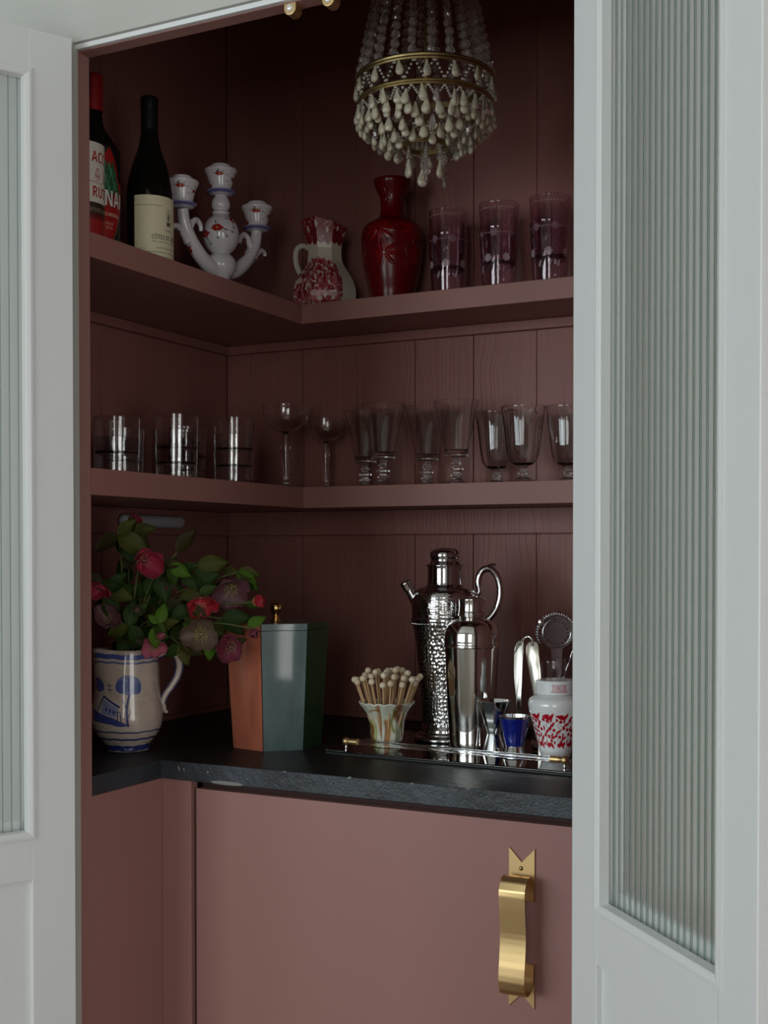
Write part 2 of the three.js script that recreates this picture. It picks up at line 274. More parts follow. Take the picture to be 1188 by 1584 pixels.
{
  const t = thing('base_cabinet', 'dusty pink base cabinet with a flat door under the stone counter', 'cabinet');
  part(t, 'side_panel', box(-1.30, -1.2585, 0.0, 0.8896, -1.665, -1.4895, 0.001), M.pink);
  part(t, 'filler_panel', box(-1.2583, -1.2005, 0.0, 0.8896, -1.683, -1.6635, 0.001), M.pink);
  part(t, 'carcass', box(-1.2003, -0.44, 0.0, 0.8896, -2.25, -1.695), M.pinkDark);
  const door = part(t, 'door', box(-1.1935, -0.445, 0.09, 0.8775, -1.690, -1.6675, 0.0012), M.pink, 'flat dusty pink door');
  // brass ribbon handle: swallow-tailed plates and a bent strap
  const W = 0.0385, xc = -0.6285, z0 = -1.6672, hb = M.brass;
  const plate = (yTip, yEnd, dir) => { const sh = new THREE.Shape([[-W / 2, yTip], [0, yTip - dir * 0.020], [W / 2, yTip], [W / 2, yEnd], [-W / 2, yEnd]].map(([x, y]) => new THREE.Vector2(x, y)));
    return new THREE.ExtrudeGeometry(sh, { depth: 0.0018, bevelEnabled: true, bevelThickness: 0.0003, bevelSize: 0.0003, bevelSegments: 1 }).translate(xc, 0, z0 + 0.0003); };
  const a = part(door, 'handle_plate', plate(0.8405, 0.7665, 1), hb); const b = part(door, 'handle_plate', plate(0.6130, 0.6770, -1), hb);
  for (const y of [0.812]) part(door, 'handle_screw', new THREE.SphereGeometry(0.0034, 16, 10, 0, Math.PI * 2, 0, Math.PI / 2).rotateX(Math.PI / 2).scale(1, 1, 0.8).translate(xc - 0.001, y, z0 + 0.002), M.brassOld);
  // strap: closed outline of its side section, extruded across the width; it leaves the upper plate, curls over, runs down with a slight wave and curls back
  const mid = new THREE.CatmullRomCurve3([[0.002, 0.7668], [0.0045, 0.790], [0.015, 0.8035], [0.030, 0.8025], [0.0395, 0.789], [0.0395, 0.770], [0.037, 0.745], [0.035, 0.722], [0.037, 0.697], [0.0405, 0.672], [0.0405, 0.655], [0.033, 0.6415], [0.018, 0.6405], [0.0065, 0.6515], [0.0025, 0.6765]].map(([z, y]) => V(z, y, 0)), false, 'centripetal').getSpacedPoints(70);
  const off = (i, o) => { const p = mid[i], q = mid[Math.min(i + 1, 70)], r = mid[Math.max(i - 1, 0)], d = q.clone().sub(r).normalize(); return new THREE.Vector2(p.x - d.y * o, p.y + d.x * o); };
  const outline = []; for (let i = 0; i <= 70; i++) outline.push(off(i, 0.0009)); for (let i = 70; i >= 0; i--) outline.push(off(i, -0.0009));
  const strap = new THREE.ExtrudeGeometry(new THREE.Shape(outline), { depth: W, bevelEnabled: false, curveSegments: 1 });
  strap.rotateY(-Math.PI / 2).translate(W / 2 + xc, 0, z0 + 0.001);                 // (z, y, w) -> (-w, y, z)
  part(door, 'handle_strap', creased(strap, 0.6), hb);
}
// ---------------------------------------------------------------- shelves
{
  const shelf = (y0, y1, label, cx, cz) => {
    const t = thing('corner_shelf', label, 'shelf');
    const side = new THREE.Shape([[XL + 0.001, -1.4895], [cx, -1.4895], [cx, cz + 0.0004], [XL + 0.001, ZB + 0.0014]].map(([x, z]) => new THREE.Vector2(x, -z)));
    const back = new THREE.Shape([[XL + 0.0014, ZB + 0.001], [cx + 0.0004, cz], [XR - 0.001, cz], [XR - 0.001, ZB + 0.001]].map(([x, z]) => new THREE.Vector2(x, -z)));
    for (const s of [side, back]) { const g = new THREE.ExtrudeGeometry(s, { depth: y1 - y0 - 0.002, bevelEnabled: true, bevelThickness: 0.001, bevelSize: 0.001, bevelOffset: -0.001, bevelSegments: 2 }).rotateX(-Math.PI / 2).translate(0, y0 + 0.001, 0); metreUV(g); part(t, 'shelf_board', g, M.pinkShadedShelf); }
  };
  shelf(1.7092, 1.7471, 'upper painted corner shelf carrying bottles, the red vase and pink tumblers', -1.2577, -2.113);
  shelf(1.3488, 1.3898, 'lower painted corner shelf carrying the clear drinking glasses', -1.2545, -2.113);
}
// brass ball catches under the head of the opening
for (const [x, l] of [[-0.889, 'brass ball catch on the opening head, farther from the chandelier'], [-0.8295, 'brass ball catch on the opening head, closer to the chandelier']]) {
  const t = thing('ball_catch', l, 'catch', [x, 2.0010, -1.474]);
  const body = new THREE.Shape(); body.moveTo(-0.0085, 0.006); body.lineTo(-0.0085, 0); body.absarc(0, 0, 0.0085, Math.PI, 2 * Math.PI, false); body.lineTo(0.0085, 0.006);
  part(t, 'housing', new THREE.ExtrudeGeometry(body, { depth: 0.016, bevelEnabled: true, bevelThickness: 0.0008, bevelSize: 0.0008, bevelSegments: 2, curveSegments: 16 }).translate(0, -0.001, -0.006), M.brass);
  part(t, 'ball', new THREE.SphereGeometry(0.0052, 20, 12).scale(1, 1, 0.6).translate(0, -0.001, 0.0108), std({ color: lin(0.75, 0.72, 0.68), roughness: 0.3, metalness: 0.3 }), 'pale ball set in the housing');
}
// ---------------------------------------------------------------- upper shelf
const UT = 1.7472, MT = 1.3899, CTOP = 0.9201;
const toCam = (x, z) => Math.atan2(-x, -z);                        // turn that makes local +z look at the viewer's side of the room
// wraps part of a lathe (label) just outside a profile; canvas centre looks along local +z
function wrapLabel(r, y0, y1, half, seg = 40, t = 0.0007) { const g = new THREE.CylinderGeometry(r + t, r + t, y1 - y0, seg, 1, true, -half, 2 * half); g.translate(0, (y0 + y1) / 2, 0); return g; }
const paper = (map) => std({ map, roughness: 0.6 });
{ // wine bottle with cream label
  const x = -1.375, z = -1.787, t = thing('wine_bottle', 'dark wine bottle with a cream paper label between the red labels and the candelabrum', 'bottle', [x, UT, z], toCam(x, z));
  const prof = spline([[0.001, 0.004], [0.030, 0.0005], [0.0395, 0.003], [0.0412, 0.010], [0.0412, 0.03], [0.0412, 0.08], [0.0412, 0.125], [0.0411, 0.140], [0.0395, 0.160], [0.031, 0.195], [0.0205, 0.225], [0.0158, 0.250], [0.0148, 0.30]], 90);
  part(t, 'bottle_body', lathe(prof, 64), M.bottleGlass);
  part(t, 'capsule', lathe([...spline([[0.0154, 0.236], [0.0152, 0.270], [0.0150, 0.2975]], 12), ...poly([[0.0158, 0.2985], [0.0158, 0.312], [0.0145, 0.3155], [0.00001, 0.3160]])], 48), std({ color: lin(0.008, 0.007, 0.008), roughness: 0.4, metalness: 0.2 }), 'black foil capsule');
  const map = canvas(1024, 640, (c, w, h) => {
    c.fillStyle = '#d9d0b0'; c.fillRect(0, 0, w, h); c.strokeStyle = '#4a4436'; c.lineWidth = 4;
    c.beginPath(); c.moveTo(0, 92); c.lineTo(395, 92); c.moveTo(630, 92); c.lineTo(w, 92); c.moveTo(0, 520); c.lineTo(w, 520); c.stroke();
    c.fillStyle = '#3a352c'; c.textAlign = 'center';
    c.font = 'bold 58px serif'; c.fillText('CÔTES DU RHÔNE', 512, 400);
    c.font = '24px serif'; c.fillText('APPELLATION CÔTES DU RHÔNE CONTRÔLÉE', 512, 432); c.font = 'bold 26px serif'; c.fillText('E. GUIGAL', 512, 318);
    c.font = '25px serif'; c.fillText('MIS EN BOUTEILLE AU CHÂTEAU', 512, 488); c.fillText('75 cl', 130, 500); c.font = '22px serif'; c.fillText('PRODUIT DE FRANCE', 512, 570);
    // engraved crest
    c.lineWidth = 3; c.fillStyle = '#5a5444'; c.strokeRect(470, 135, 90, 135); c.fillRect(476, 230, 78, 34);
    for (let i = 0; i < 9; i++) { c.beginPath(); c.arc(515 + 26 * Math.cos(i * 0.7), 185 + 30 * Math.sin(i * 0.7), 11, 0, 7); c.stroke(); }
    c.beginPath(); c.moveTo(490, 135); c.lineTo(500, 110); c.lineTo(515, 128); c.lineTo(530, 110); c.lineTo(540, 135); c.stroke(); c.fillRect(503, 160, 24, 50);
  });
  const lb = part(t, 'label', wrapLabel(0.0412, 0.014, 0.1345, 1.55), paper(map), 'cream paper label with dark serif lettering'); lb.rotation.y = 0.88;
}
{ // bottle with white label, red lettering
  const x = -1.3545, z = -1.582, t = thing('aperitif_bottle', 'bottle with red capitals on a white label above a brown and red band', 'bottle', [x, UT, z], toCam(x, z));
  part(t, 'bottle_body', lathe(spline([[0.001, 0.004], [0.030, 0.0005], [0.0355, 0.003], [0.0366, 0.010], [0.0366, 0.03], [0.0366, 0.10], [0.0366, 0.155], [0.0365, 0.174], [0.0345, 0.188], [0.024, 0.206], [0.0158, 0.222], [0.0145, 0.270]], 90), 64), M.bottleGlass);
  part(t, 'cap', lathe(poly([[0.0155, 0.250], [0.0158, 0.285], [0.0145, 0.2875], [0.00001, 0.288]]), 40), std({ color: lin(0.02, 0.02, 0.022), roughness: 0.4 }), 'dark screw cap');
  const map = canvas(1024, 760, (c, w, h) => {
    c.fillStyle = '#dcd6c8'; c.fillRect(0, 0, w, h); c.fillStyle = '#a5161a'; c.textAlign = 'right'; c.font = 'bold 148px sans-serif';
    c.save(); c.translate(850, 195); c.scale(0.86, 1); c.fillText('ACCI', 0, 0); c.restore(); c.save(); c.translate(850, 540); c.scale(0.86, 1); c.fillText('RUTI', 0, 0); c.restore();
    c.strokeStyle = '#a5161a'; c.lineWidth = 6;                                       // line drawing of fruit between the lines
    c.beginPath(); c.arc(430, 315, 80, 0, 7); c.stroke();
    c.beginPath(); c.ellipse(640, 325, 34, 48, 0, 0, 7); c.stroke(); c.beginPath(); c.moveTo(640, 277); c.lineTo(618, 255); c.moveTo(640, 277); c.lineTo(662, 253); c.moveTo(640, 277); c.lineTo(640, 248); c.stroke();
    for (let i = 0; i < 6; i++) { c.beginPath(); c.moveTo(612 + i * 10, 300 + (i % 2) * 24); c.lineTo(622 + i * 9, 345); c.stroke(); }
    c.beginPath(); c.moveTo(735, 380); c.lineTo(760, 262); c.lineTo(800, 262); c.lineTo(815, 385); c.closePath(); c.stroke(); for (let i = 0; i < 5; i++) { c.beginPath(); c.moveTo(748, 285 + i * 20); c.lineTo(808, 300 + i * 18); c.stroke(); }
    c.beginPath(); c.moveTo(520, 388); c.lineTo(720, 402); c.stroke();
    c.fillStyle = '#3a1f14'; c.fillRect(0, 595, w, 120); c.fillStyle = '#8a7a62'; c.font = 'bold 60px sans-serif'; c.fillText('APERITIVO', 820, 690); c.fillStyle = '#6e0f12'; c.fillRect(0, 715, w, 45);
  });
  const lb = part(t, 'label', wrapLabel(0.0366, 0.046, 0.168, 1.9), paper(map), 'white label with red lettering and fruit drawings'); lb.rotation.y = 0.30;
  const red = part(t, 'lower_band', wrapLabel(0.0366, 0.010, 0.046, 1.9), std({ color: lin(0.36, 0.012, 0.016), roughness: 0.5 }), 'red band below the label'); red.rotation.y = 0.30;
}
{ // artichoke bottle
  const x = -1.409, z = -1.678, t = thing('liqueur_bottle', 'tall dark bottle with a red cap and red artichoke label with white capitals', 'bottle', [x, UT, z], toCam(x, z));
  part(t, 'bottle_body', lathe(spline([[0.001, 0.004], [0.034, 0.0005], [0.0425, 0.003], [0.0436, 0.012], [0.0436, 0.03], [0.0436, 0.10], [0.0436, 0.170], [0.0434, 0.184], [0.0415, 0.198], [0.031, 0.216], [0.019, 0.234], [0.0150, 0.252], [0.0145, 0.290]], 90), 64), M.bottleGlass);
  part(t, 'cap', lathe([...poly([[0.0158, 0.262], [0.0160, 0.318], [0.0150, 0.3235], [0.012, 0.3255], [0.00001, 0.326]])], 40), std({ color: lin(0.30, 0.006, 0.008), roughness: 0.45 }), 'red cap');
  const map = canvas(1024, 1024, (c, w, h) => {
    c.fillStyle = '#0c0606'; c.fillRect(0, 0, w, h); c.fillStyle = '#a30d12'; c.beginPath(); c.moveTo(512, 10); c.quadraticCurveTo(640, 120, 720, 330); c.lineTo(1024, 330); c.lineTo(1024, 640); c.lineTo(760, 640); c.lineTo(512, 1015); c.lineTo(264, 640); c.lineTo(0, 640); c.lineTo(0, 330); c.lineTo(304, 330); c.quadraticCurveTo(384, 120, 512, 10); c.fill();
    c.strokeStyle = '#b7a27a'; c.lineWidth = 5; c.beginPath(); c.moveTo(250, 655); c.lineTo(512, 1018); c.lineTo(774, 655); c.stroke();
    const leaf = (x, y, r, col) => { c.fillStyle = col; c.strokeStyle = '#12331f'; c.lineWidth = 5; c.beginPath(); c.moveTo(x, y - r * 1.35); c.quadraticCurveTo(x + r, y - r * 0.2, x, y + r * 0.8); c.quadraticCurveTo(x - r, y - r * 0.2, x, y - r * 1.35); c.fill(); c.stroke(); };
    const cols = ['#2f6b45', '#3b7f52', '#265a3a', '#4a8f60'];
    for (let row = 0; row < 5; row++) for (let i = 0; i <= row + 2; i++) leaf(512 + (i - (row + 2) / 2) * 68, 215 + row * 58, 52, cols[(row + i) % 4]);
    c.fillStyle = '#e6e2d8'; c.strokeStyle = '#101010'; c.lineWidth = 12; c.textAlign = 'center'; c.font = 'bold 215px sans-serif'; c.strokeText('CYNAR', 512, 590); c.fillText('CYNAR', 512, 590);
    c.fillStyle = '#d8b8a8'; c.font = 'bold 46px sans-serif'; c.fillText('RICETTA ORIGINALE', 512, 690); c.font = '36px sans-serif'; c.fillText('LIQUEUR', 512, 775); c.fillText('BITTER', 512, 820);
  });
  const lb = part(t, 'label', wrapLabel(0.0436, 0.022, 0.196, 1.35), paper(map), 'red artichoke label with white lettering'); lb.rotation.y = 0.62;
}
// ---- faience candelabrum
{
  const faience = (bands, n, seed) => canvas(512, 512, (c, w, h) => {
    let s = seed; const r = () => { s = (s * 1664525 + 1013904223) >>> 0; return s / 4294967296; };
    c.fillStyle = '#d8d3d6'; c.fillRect(0, 0, w, h);
    for (const [y, t, col] of bands) { c.fillStyle = col; c.fillRect(0, y * h, w, t * h); }
    for (let k = 0; k < n; k++) {
      const x = (k + 0.5) / n * w + (r() - 0.5) * 40, y = h * (0.3 + 0.45 * r()); c.strokeStyle = '#39463a'; c.lineWidth = 3;
      for (let b = 0; b < 7; b++) { const a = r() * 6.3, l = 34 + r() * 50; c.beginPath(); c.moveTo(x, y); c.quadraticCurveTo(x + Math.cos(a) * l * 0.6, y + Math.sin(a) * l * 0.4, x + Math.cos(a) * l, y + Math.sin(a) * l); c.stroke();
        c.fillStyle = b % 2 ? '#4b5c4c' : '#6c6a86'; c.beginPath(); c.ellipse(x + Math.cos(a) * l, y + Math.sin(a) * l, 9, 5, a, 0, 7); c.fill(); }
      c.fillStyle = '#9c2020'; for (let b = 0; b < 6; b++) { c.beginPath(); c.arc(x + Math.cos(b) * 17, y + Math.sin(b) * 17, 11, 0, 7); c.fill(); } c.fillStyle = '#c89a3a'; c.beginPath(); c.arc(x, y, 5, 0, 7); c.fill();
    }
  });
  const gl = (map) => std({ map, roughness: 0.22, clearcoat: 0.6, clearcoatRoughness: 0.08 });
  const mBody = gl(faience([], 6, 5)), mCup = gl(faience([[0, 0.16, '#c58a80'], [0.93, 0.04, '#8d88ad']], 5, 77)), mPlain = gl(faience([], 7, 21)), mSaucer = gl(canvas(64, 64, (c) => { c.fillStyle = '#cfcbd6'; c.fillRect(0, 0, 64, 64); c.fillStyle = '#8782ab'; c.fillRect(0, 26, 64, 14); c.fillStyle = '#55508a'; c.fillRect(0, 31, 64, 4); }));
  const x = -1.363, z = -1.990, t = thing('candelabrum', 'white painted earthenware candelabrum with three candle cups and curved arms', 'candelabrum', [x, UT, z], 0);
  part(t, 'base', lathe(spline([[0.001, 0.001], [0.040, 0.0005], [0.043, 0.005], [0.034, 0.014], [0.018, 0.026], [0.016, 0.034], [0.024, 0.046], [0.029, 0.060], [0.026, 0.074], [0.0165, 0.084]], 50), 48), mBody);
  part(t, 'column', lathe(spline([[0.0165, 0.083], [0.027, 0.095], [0.0338, 0.112], [0.0338, 0.128], [0.026, 0.146], [0.0162, 0.156], [0.0160, 0.160], [0.0175, 0.161], [0.0135, 0.1645], [0.0172, 0.172], [0.0172, 0.182], [0.012, 0.192], [0.010, 0.196]], 70), 48), mBody);
  const cup = (p, px, py, pz, s) => {
    const sa = part(p, 'saucer', lathe(spline([[0.004, -0.004], [0.012, -0.0035], [0.022, -0.001], [0.0270, 0.0028], [0.0276, 0.0045], [0.026, 0.0046], [0.018, 0.002], [0.008, 0.003]], 40), 40).translate(px, py, pz), mSaucer, 'saucer with a blue rim');
    part(p, 'candle_cup', lathe(spline([[0.008, 0.002], [0.0150, 0.004], [0.0195, 0.010], [0.0225, 0.020], [0.0250, 0.030], [0.0298, 0.040], [0.0312, 0.0435], [0.0302, 0.0458], [0.026, 0.0468], [0.0185, 0.0475]], 44), 40).translate(px, py, pz), mCup);
    part(p, 'socket', lathe(spline([[0.0188, 0.0468], [0.0190, 0.052], [0.0175, 0.0545], [0.0125, 0.0545], [0.0118, 0.050], [0.0118, 0.030]], 24), 32).translate(px, py, pz), mPlain);
  };
  cup(t, 0, 0.197, 0);
  const dx = 0.149, dz = -0.985;
  for (const s of [-1, 1]) {
    const P = (r, y) => [dx * s * r, y, dz * s * r];
    part(t, 'arm', tube([P(0.012, 0.052), P(0.034, 0.056), P(0.060, 0.072), P(0.084, 0.098), P(0.098, 0.122), P(0.103, 0.146)], (q) => 0.0150 - 0.0040 * q, 40, 16), mPlain);
    part(t, 'leaf_scroll', tube([P(0.088, 0.090), P(0.102, 0.104), P(0.116, 0.112), P(0.126, 0.110), P(0.128, 0.104)], (q) => 0.0095 * (1 - q * 0.62), 24, 12), mPlain);
    part(t, 'leaf_scroll', tube([P(0.090, 0.100), P(0.080, 0.124), P(0.066, 0.134), P(0.056, 0.126), P(0.054, 0.116)], (q) => 0.0085 * (1 - q * 0.55), 24, 12), mPlain);
    cup(t, dx * s * 0.104, 0.150, dz * s * 0.104);
  }
}
// ---- octagonal red transfer jug
{
  const x = -1.249, z = -2.190, t = thing('transfer_jug', 'small eight sided cream jug printed with a red landscape and patterned collar', 'jug', [x, UT, z], 0);
  const prof = spline([[0.001, 0.003], [0.050, 0.0005], [0.0570, 0.004], [0.0635, 0.018], [0.0645, 0.034], [0.0585, 0.056], [0.0470, 0.076], [0.0375, 0.092], [0.0345, 0.110], [0.0350, 0.126], [0.0400, 0.148], [0.0465, 0.166]], 64);
  const inner = [...prof].reverse().slice(0, 34).map((p) => new THREE.Vector2(Math.max(p.x - 0.0028, 0.001), p.y));
  const bodyPts = [...prof, new THREE.Vector2(0.0458, 0.1668), new THREE.Vector2(0.0448, 0.1665)];
  const oct = (g, topWave) => { const p = g.attributes.position; for (let i = 0; i < p.count; i++) { const X = p.getX(i), Y = p.getY(i), Z = p.getZ(i), a = Math.atan2(X, Z), r = Math.hypot(X, Z), q = Math.PI / 4, o = ((a % q) + q) % q - q / 2, k = Math.cos(q / 2) / Math.cos(o) * 1.04;
    const wave = topWave ? Math.max(0, (Y - 0.12) / 0.047) : 0, ca = Math.cos(a - 2.03), lift = wave * wave * (0.0075 * ca + 0.004 * Math.cos(2 * (a - 2.03))), spread = 1 + wave * 0.05 * ca;
    p.setXYZ(i, X * k * spread, Y + lift, Z * k * spread); } return creased(g, 0.35); };
  const draw = (c, w, h) => {
    let s = 99; const r = () => { s = (s * 1664525 + 1013904223) >>> 0; return s / 4294967296; };
    c.fillStyle = '#cfc8b4'; c.fillRect(0, 0, w, h);
    // collar, down to a scalloped edge
    c.fillStyle = '#7d2028'; c.beginPath(); c.moveTo(0, 0); c.lineTo(w, 0); c.lineTo(w, 190); for (let k = 16; k >= 0; k--) { c.quadraticCurveTo((k + 0.5) / 16 * w, 225 + (k % 2) * 20, k / 16 * w, 185); } c.fill();
    c.fillStyle = '#d8d0bc'; c.fillRect(0, 0, w, 14);
    c.strokeStyle = '#cdb6a6'; c.lineWidth = 5;
    for (let k = 0; k < 60; k++) { const x = r() * w, y = 25 + r() * 150; c.beginPath(); c.arc(x, y, 9 + r() * 14, r() * 6, r() * 6 + 3.4); c.stroke(); }
    for (let k = 0; k < 12; k++) { const x = (k + 0.5) / 12 * w, y = 70 + (k % 2) * 30; c.fillStyle = '#d8c9b4'; for (let b = 0; b < 6; b++) { c.beginPath(); c.ellipse(x + Math.cos(b * 1.05) * 15, y + Math.sin(b * 1.05) * 15, 11, 7, b * 1.05, 0, 7); c.fill(); } }
    c.fillStyle = '#6e1620'; for (let k = 0; k < 40; k++) c.fillRect(k / 40 * w, 14, 12, 10);
    // landscape round about two thirds of the body
    for (const [u0, u1] of [[0.06, 0.53]]) {
      const X0 = u0 * w, X1 = u1 * w, cols = ['#8f2a33', '#a34450', '#7a1a22', '#b0606a'];
      for (let k = 0; k < 1500; k++) { const a = r(), x = X0 + a * (X1 - X0), top = 330 + 150 * Math.abs(a - 0.55) ** 1.4, y = top + r() * (h - top); c.fillStyle = cols[Math.floor(r() * 4)]; c.globalAlpha = 0.75; c.beginPath(); c.ellipse(x, y, 8 + r() * 26, 6 + r() * 14, r() * 3, 0, 7); c.fill(); }
      c.globalAlpha = 1; c.fillStyle = '#c9bda8'; for (const [a, y, rx, ry] of [[0.22, 690, 62, 46], [0.45, 560, 60, 22], [0.62, 610, 40, 16], [0.36, 470, 34, 14], [0.75, 730, 30, 22]]) { c.beginPath(); c.ellipse(X0 + a * (X1 - X0), y, rx, ry, 0.1, 0, 7); c.fill(); }
      c.strokeStyle = '#cdbfae'; c.lineWidth = 4; for (let k = 0; k < 40; k++) { const x = X0 + r() * (X1 - X0), y = 430 + r() * 400; c.beginPath(); c.moveTo(x, y); c.quadraticCurveTo(x + 15, y - 20, x + 36 * (r() - 0.3), y - 34 * r()); c.stroke(); }
      c.fillStyle = '#5f0f16'; c.beginPath(); c.moveTo(X0, 800); c.quadraticCurveTo((X0 + X1) / 2, 740, X1 * 0.86, 800); c.lineTo(X1 * 0.8, h); c.lineTo(X0, h); c.fill();
      c.fillStyle = '#631018'; for (const a of [0.5, 0.56, 0.68]) c.fillRect(X0 + a * (X1 - X0), 590, 16, 120);
    }
  };
  const mat = std({ map: canvas(2048, 1024, draw), roughness: 0.25, clearcoat: 0.5, clearcoatRoughness: 0.08 }), plain = std({ color: lin(0.55, 0.52, 0.42), roughness: 0.25, clearcoat: 0.5 });
  const turn = toCam(x, z) - Math.PI * 0.88;
  const b = part(t, 'jug_body', oct(lathe(bodyPts, 64), true).rotateY(turn), mat), inn = part(t, 'inner_wall', oct(lathe(inner.reverse(), 64), true).rotateY(turn), plain);
  const R = (a, y) => [-RIGHT.x * a, y, -RIGHT.z * a];
  part(t, 'handle', tube([R(0.032, 0.124), R(0.044, 0.130), R(0.0555, 0.124), R(0.0590, 0.106), R(0.0555, 0.086), R(0.046, 0.068)], (q) => 0.0052 + 0.001 * q, 30, 14), plain, 'plain cream handle');
}
// ---- red vase
{
  const a = noiseField(512, 512, [70, 60], 61), b = noiseField(512, 512, [20, 16], 63);
  const bump = canvas(1024, 1024, (c, w, h) => { c.fillStyle = '#404040'; c.fillRect(0, 0, w, h); let s = 7; const r = () => { s = (s * 1664525 + 1013904223) >>> 0; return s / 4294967296; };
    for (let k = 0; k < 5; k++) { for (const [y, n, l] of [[430, 9, 105], [590, 7, 90], [130, 6, 45]]) { const x = (k + 0.5 + (y === 590 ? 0.16 : 0)) / 5 * w; for (let i = 0; i < n; i++) { const q = i / n * 6.283 + r() * 0.2; c.save(); c.translate(x, y); c.rotate(q); const g = c.createLinearGradient(0, -14, 0, 14); g.addColorStop(0, '#404040'); g.addColorStop(0.5, '#ffffff'); g.addColorStop(1, '#404040'); c.fillStyle = g; c.beginPath(); c.ellipse(l * 0.55, 0, l * 0.45, 17, 0, 0, 7); c.fill(); c.restore(); } }
      for (let i = 0; i < 14; i++) { c.strokeStyle = '#d0d0d0'; c.lineWidth = 4; const x = (k + r()) / 5 * w, y = 330 + r() * 380; c.beginPath(); c.moveTo(x, y); c.quadraticCurveTo(x + 20, y + 10, x + 30 * r(), y + 50 * r()); c.stroke(); } } }, false);
  const tint = canvas(1024, 1024, (c, w, h) => { c.fillStyle = '#5c0105'; c.fillRect(0, 0, w, h); c.fillStyle = '#76040a'; for (let k = 0; k < 5; k++) for (const [y, l] of [[430, 85], [590, 72]]) { const x = (k + 0.5 + (y === 590 ? 0.16 : 0)) / 5 * w; for (let i = 0; i < 9; i++) { c.save(); c.translate(x, y); c.rotate(i * 0.7); c.beginPath(); c.ellipse(l * 0.55, 0, l * 0.45, 12, 0, 0, 7); c.fill(); c.restore(); } } });
  const mat = std({ map: tint, roughness: 0.24, bumpMap: bump, bumpScale: 0.0016, specularIntensity: 0.7 });
  const x = -1.1, z = -2.195, t = thing('vase', 'deep red glossy vase with flowers carved in its belly', 'vase', [x, UT, z], toCam(x, z) + 0.15);
  part(t, 'vase_body', lathe(spline([[0.001, 0.003], [0.034, 0.0005], [0.0415, 0.003], [0.0440, 0.020], [0.0505, 0.046], [0.0575, 0.082], [0.0606, 0.118], [0.0600, 0.138], [0.0540, 0.151], [0.0400, 0.160], [0.0290, 0.167], [0.0240, 0.178], [0.0230, 0.192], [0.0250, 0.208], [0.0320, 0.224], [0.0366, 0.236], [0.0360, 0.2415], [0.0335, 0.2420]], 110), 72), mat);
  part(t, 'inner_wall', lathe(spline([[0.0205, 0.178], [0.0200, 0.192], [0.0225, 0.210], [0.0300, 0.226], [0.0336, 0.2415]], 24), 48), mat);
}
// ---- pink etched tumblers, nested in pairs
{
  const pink = std({ color: lin(0.99, 0.93, 0.96), roughness: 0.0, transmission: 1, thickness: 0.002, ior: 1.5, attenuationColor: lin(0.60, 0.24, 0.40), attenuationDistance: 0.013 });
  const etched = std({ color: lin(0.62, 0.50, 0.55), roughness: 0.7, transparent: true, opacity: 0.4 });
  const R = (y) => 0.0305 + (y / 0.115) * 0.0072, outer = spline([[0.0285, 0], [0.0302, 0.001], [0.0306, 0.004], [R(0.03), 0.03], [R(0.07), 0.07], [R(0.112), 0.112], [R(0.1145), 0.1145]], 30);
  const body = lathe(glassShell(outer, 0.0016, 0.003), 64);
  const onWall = (g, a, y) => { const r = R(y) + 0.0002, m = new THREE.Matrix4().makeRotationY(a); return g.translate(0, 0, r).applyMatrix4(m).translate(0, y, 0); };
  const dots = []; for (let i = 0; i < 40; i++) dots.push(onWall(new THREE.CircleGeometry(0.0013, 10), i / 40 * Math.PI * 2, 0.103)); const dotRing = merge(dots);
  const bend = (g, y) => { const p = g.attributes.position; for (let i = 0; i < p.count; i++) { const X = p.getX(i), Y = p.getY(i) + y, r = R(Y) + 0.0003, a = X / R(y); p.setXYZ(i, Math.sin(a) * r, Y, Math.cos(a) * r); } g.computeVertexNormals(); return g; };
  const flowerShape = new THREE.Shape(); for (let i = 0; i <= 70; i++) { const a = i / 70 * Math.PI * 2, r = 0.0078 * (0.72 + 0.28 * Math.abs(Math.cos(a * 3.5))); i ? flowerShape.lineTo(r * Math.cos(a), r * Math.sin(a)) : flowerShape.moveTo(r, 0); }
  flowerShape.holes.push(new THREE.Path().absarc(0, 0, 0.0016, 0, Math.PI * 2, true));
  const flower = bend(new THREE.ShapeGeometry(flowerShape, 1), 0.058);
  const leafSh = new THREE.Shape(); leafSh.moveTo(0, 0); leafSh.quadraticCurveTo(0.006, 0.004, 0.004, 0.014); leafSh.quadraticCurveTo(-0.003, 0.008, 0, 0); const leaf = bend(new THREE.ShapeGeometry(leafSh, 8), 0.030);
  const proto = thing('pink_tumbler', '', 'tumbler', [0, 0, 0], 0, 'pink etched tumblers nested in pairs on the upper shelf');
  part(proto, 'tumbler_body', body, pink); part(proto, 'etched_dot_ring', dotRing, etched);
  for (let i = 0; i < 6; i++) { part(proto, 'etched_flower', flower, etched).rotation.y = i * Math.PI / 3; part(proto, 'etched_leaf', leaf, etched).rotation.y = (i + 0.5) * Math.PI / 3; }
  const spots = [[-0.9737, -2.180, 'beside the red vase'], [-0.8705, -2.180, 'in the middle pair'], [-0.7706, -2.180, 'in the pair against the white door']];
  let first = true;
  spots.forEach(([x, z, where], i) => { for (const up of [0, 1]) { const o = first ? proto : proto.clone(); if (!first) { o.name = numbered('pink_tumbler'); scene.add(o); } first = false; o.position.set(x + up * 0.0002, UT + up * 0.046, z); o.rotation.y = 0.3 + i * 0.5 + up * 0.35; o.userData = { ...o.userData, label: `${up ? 'upper' : 'lower'} pink etched tumbler ${where}` }; } });
}
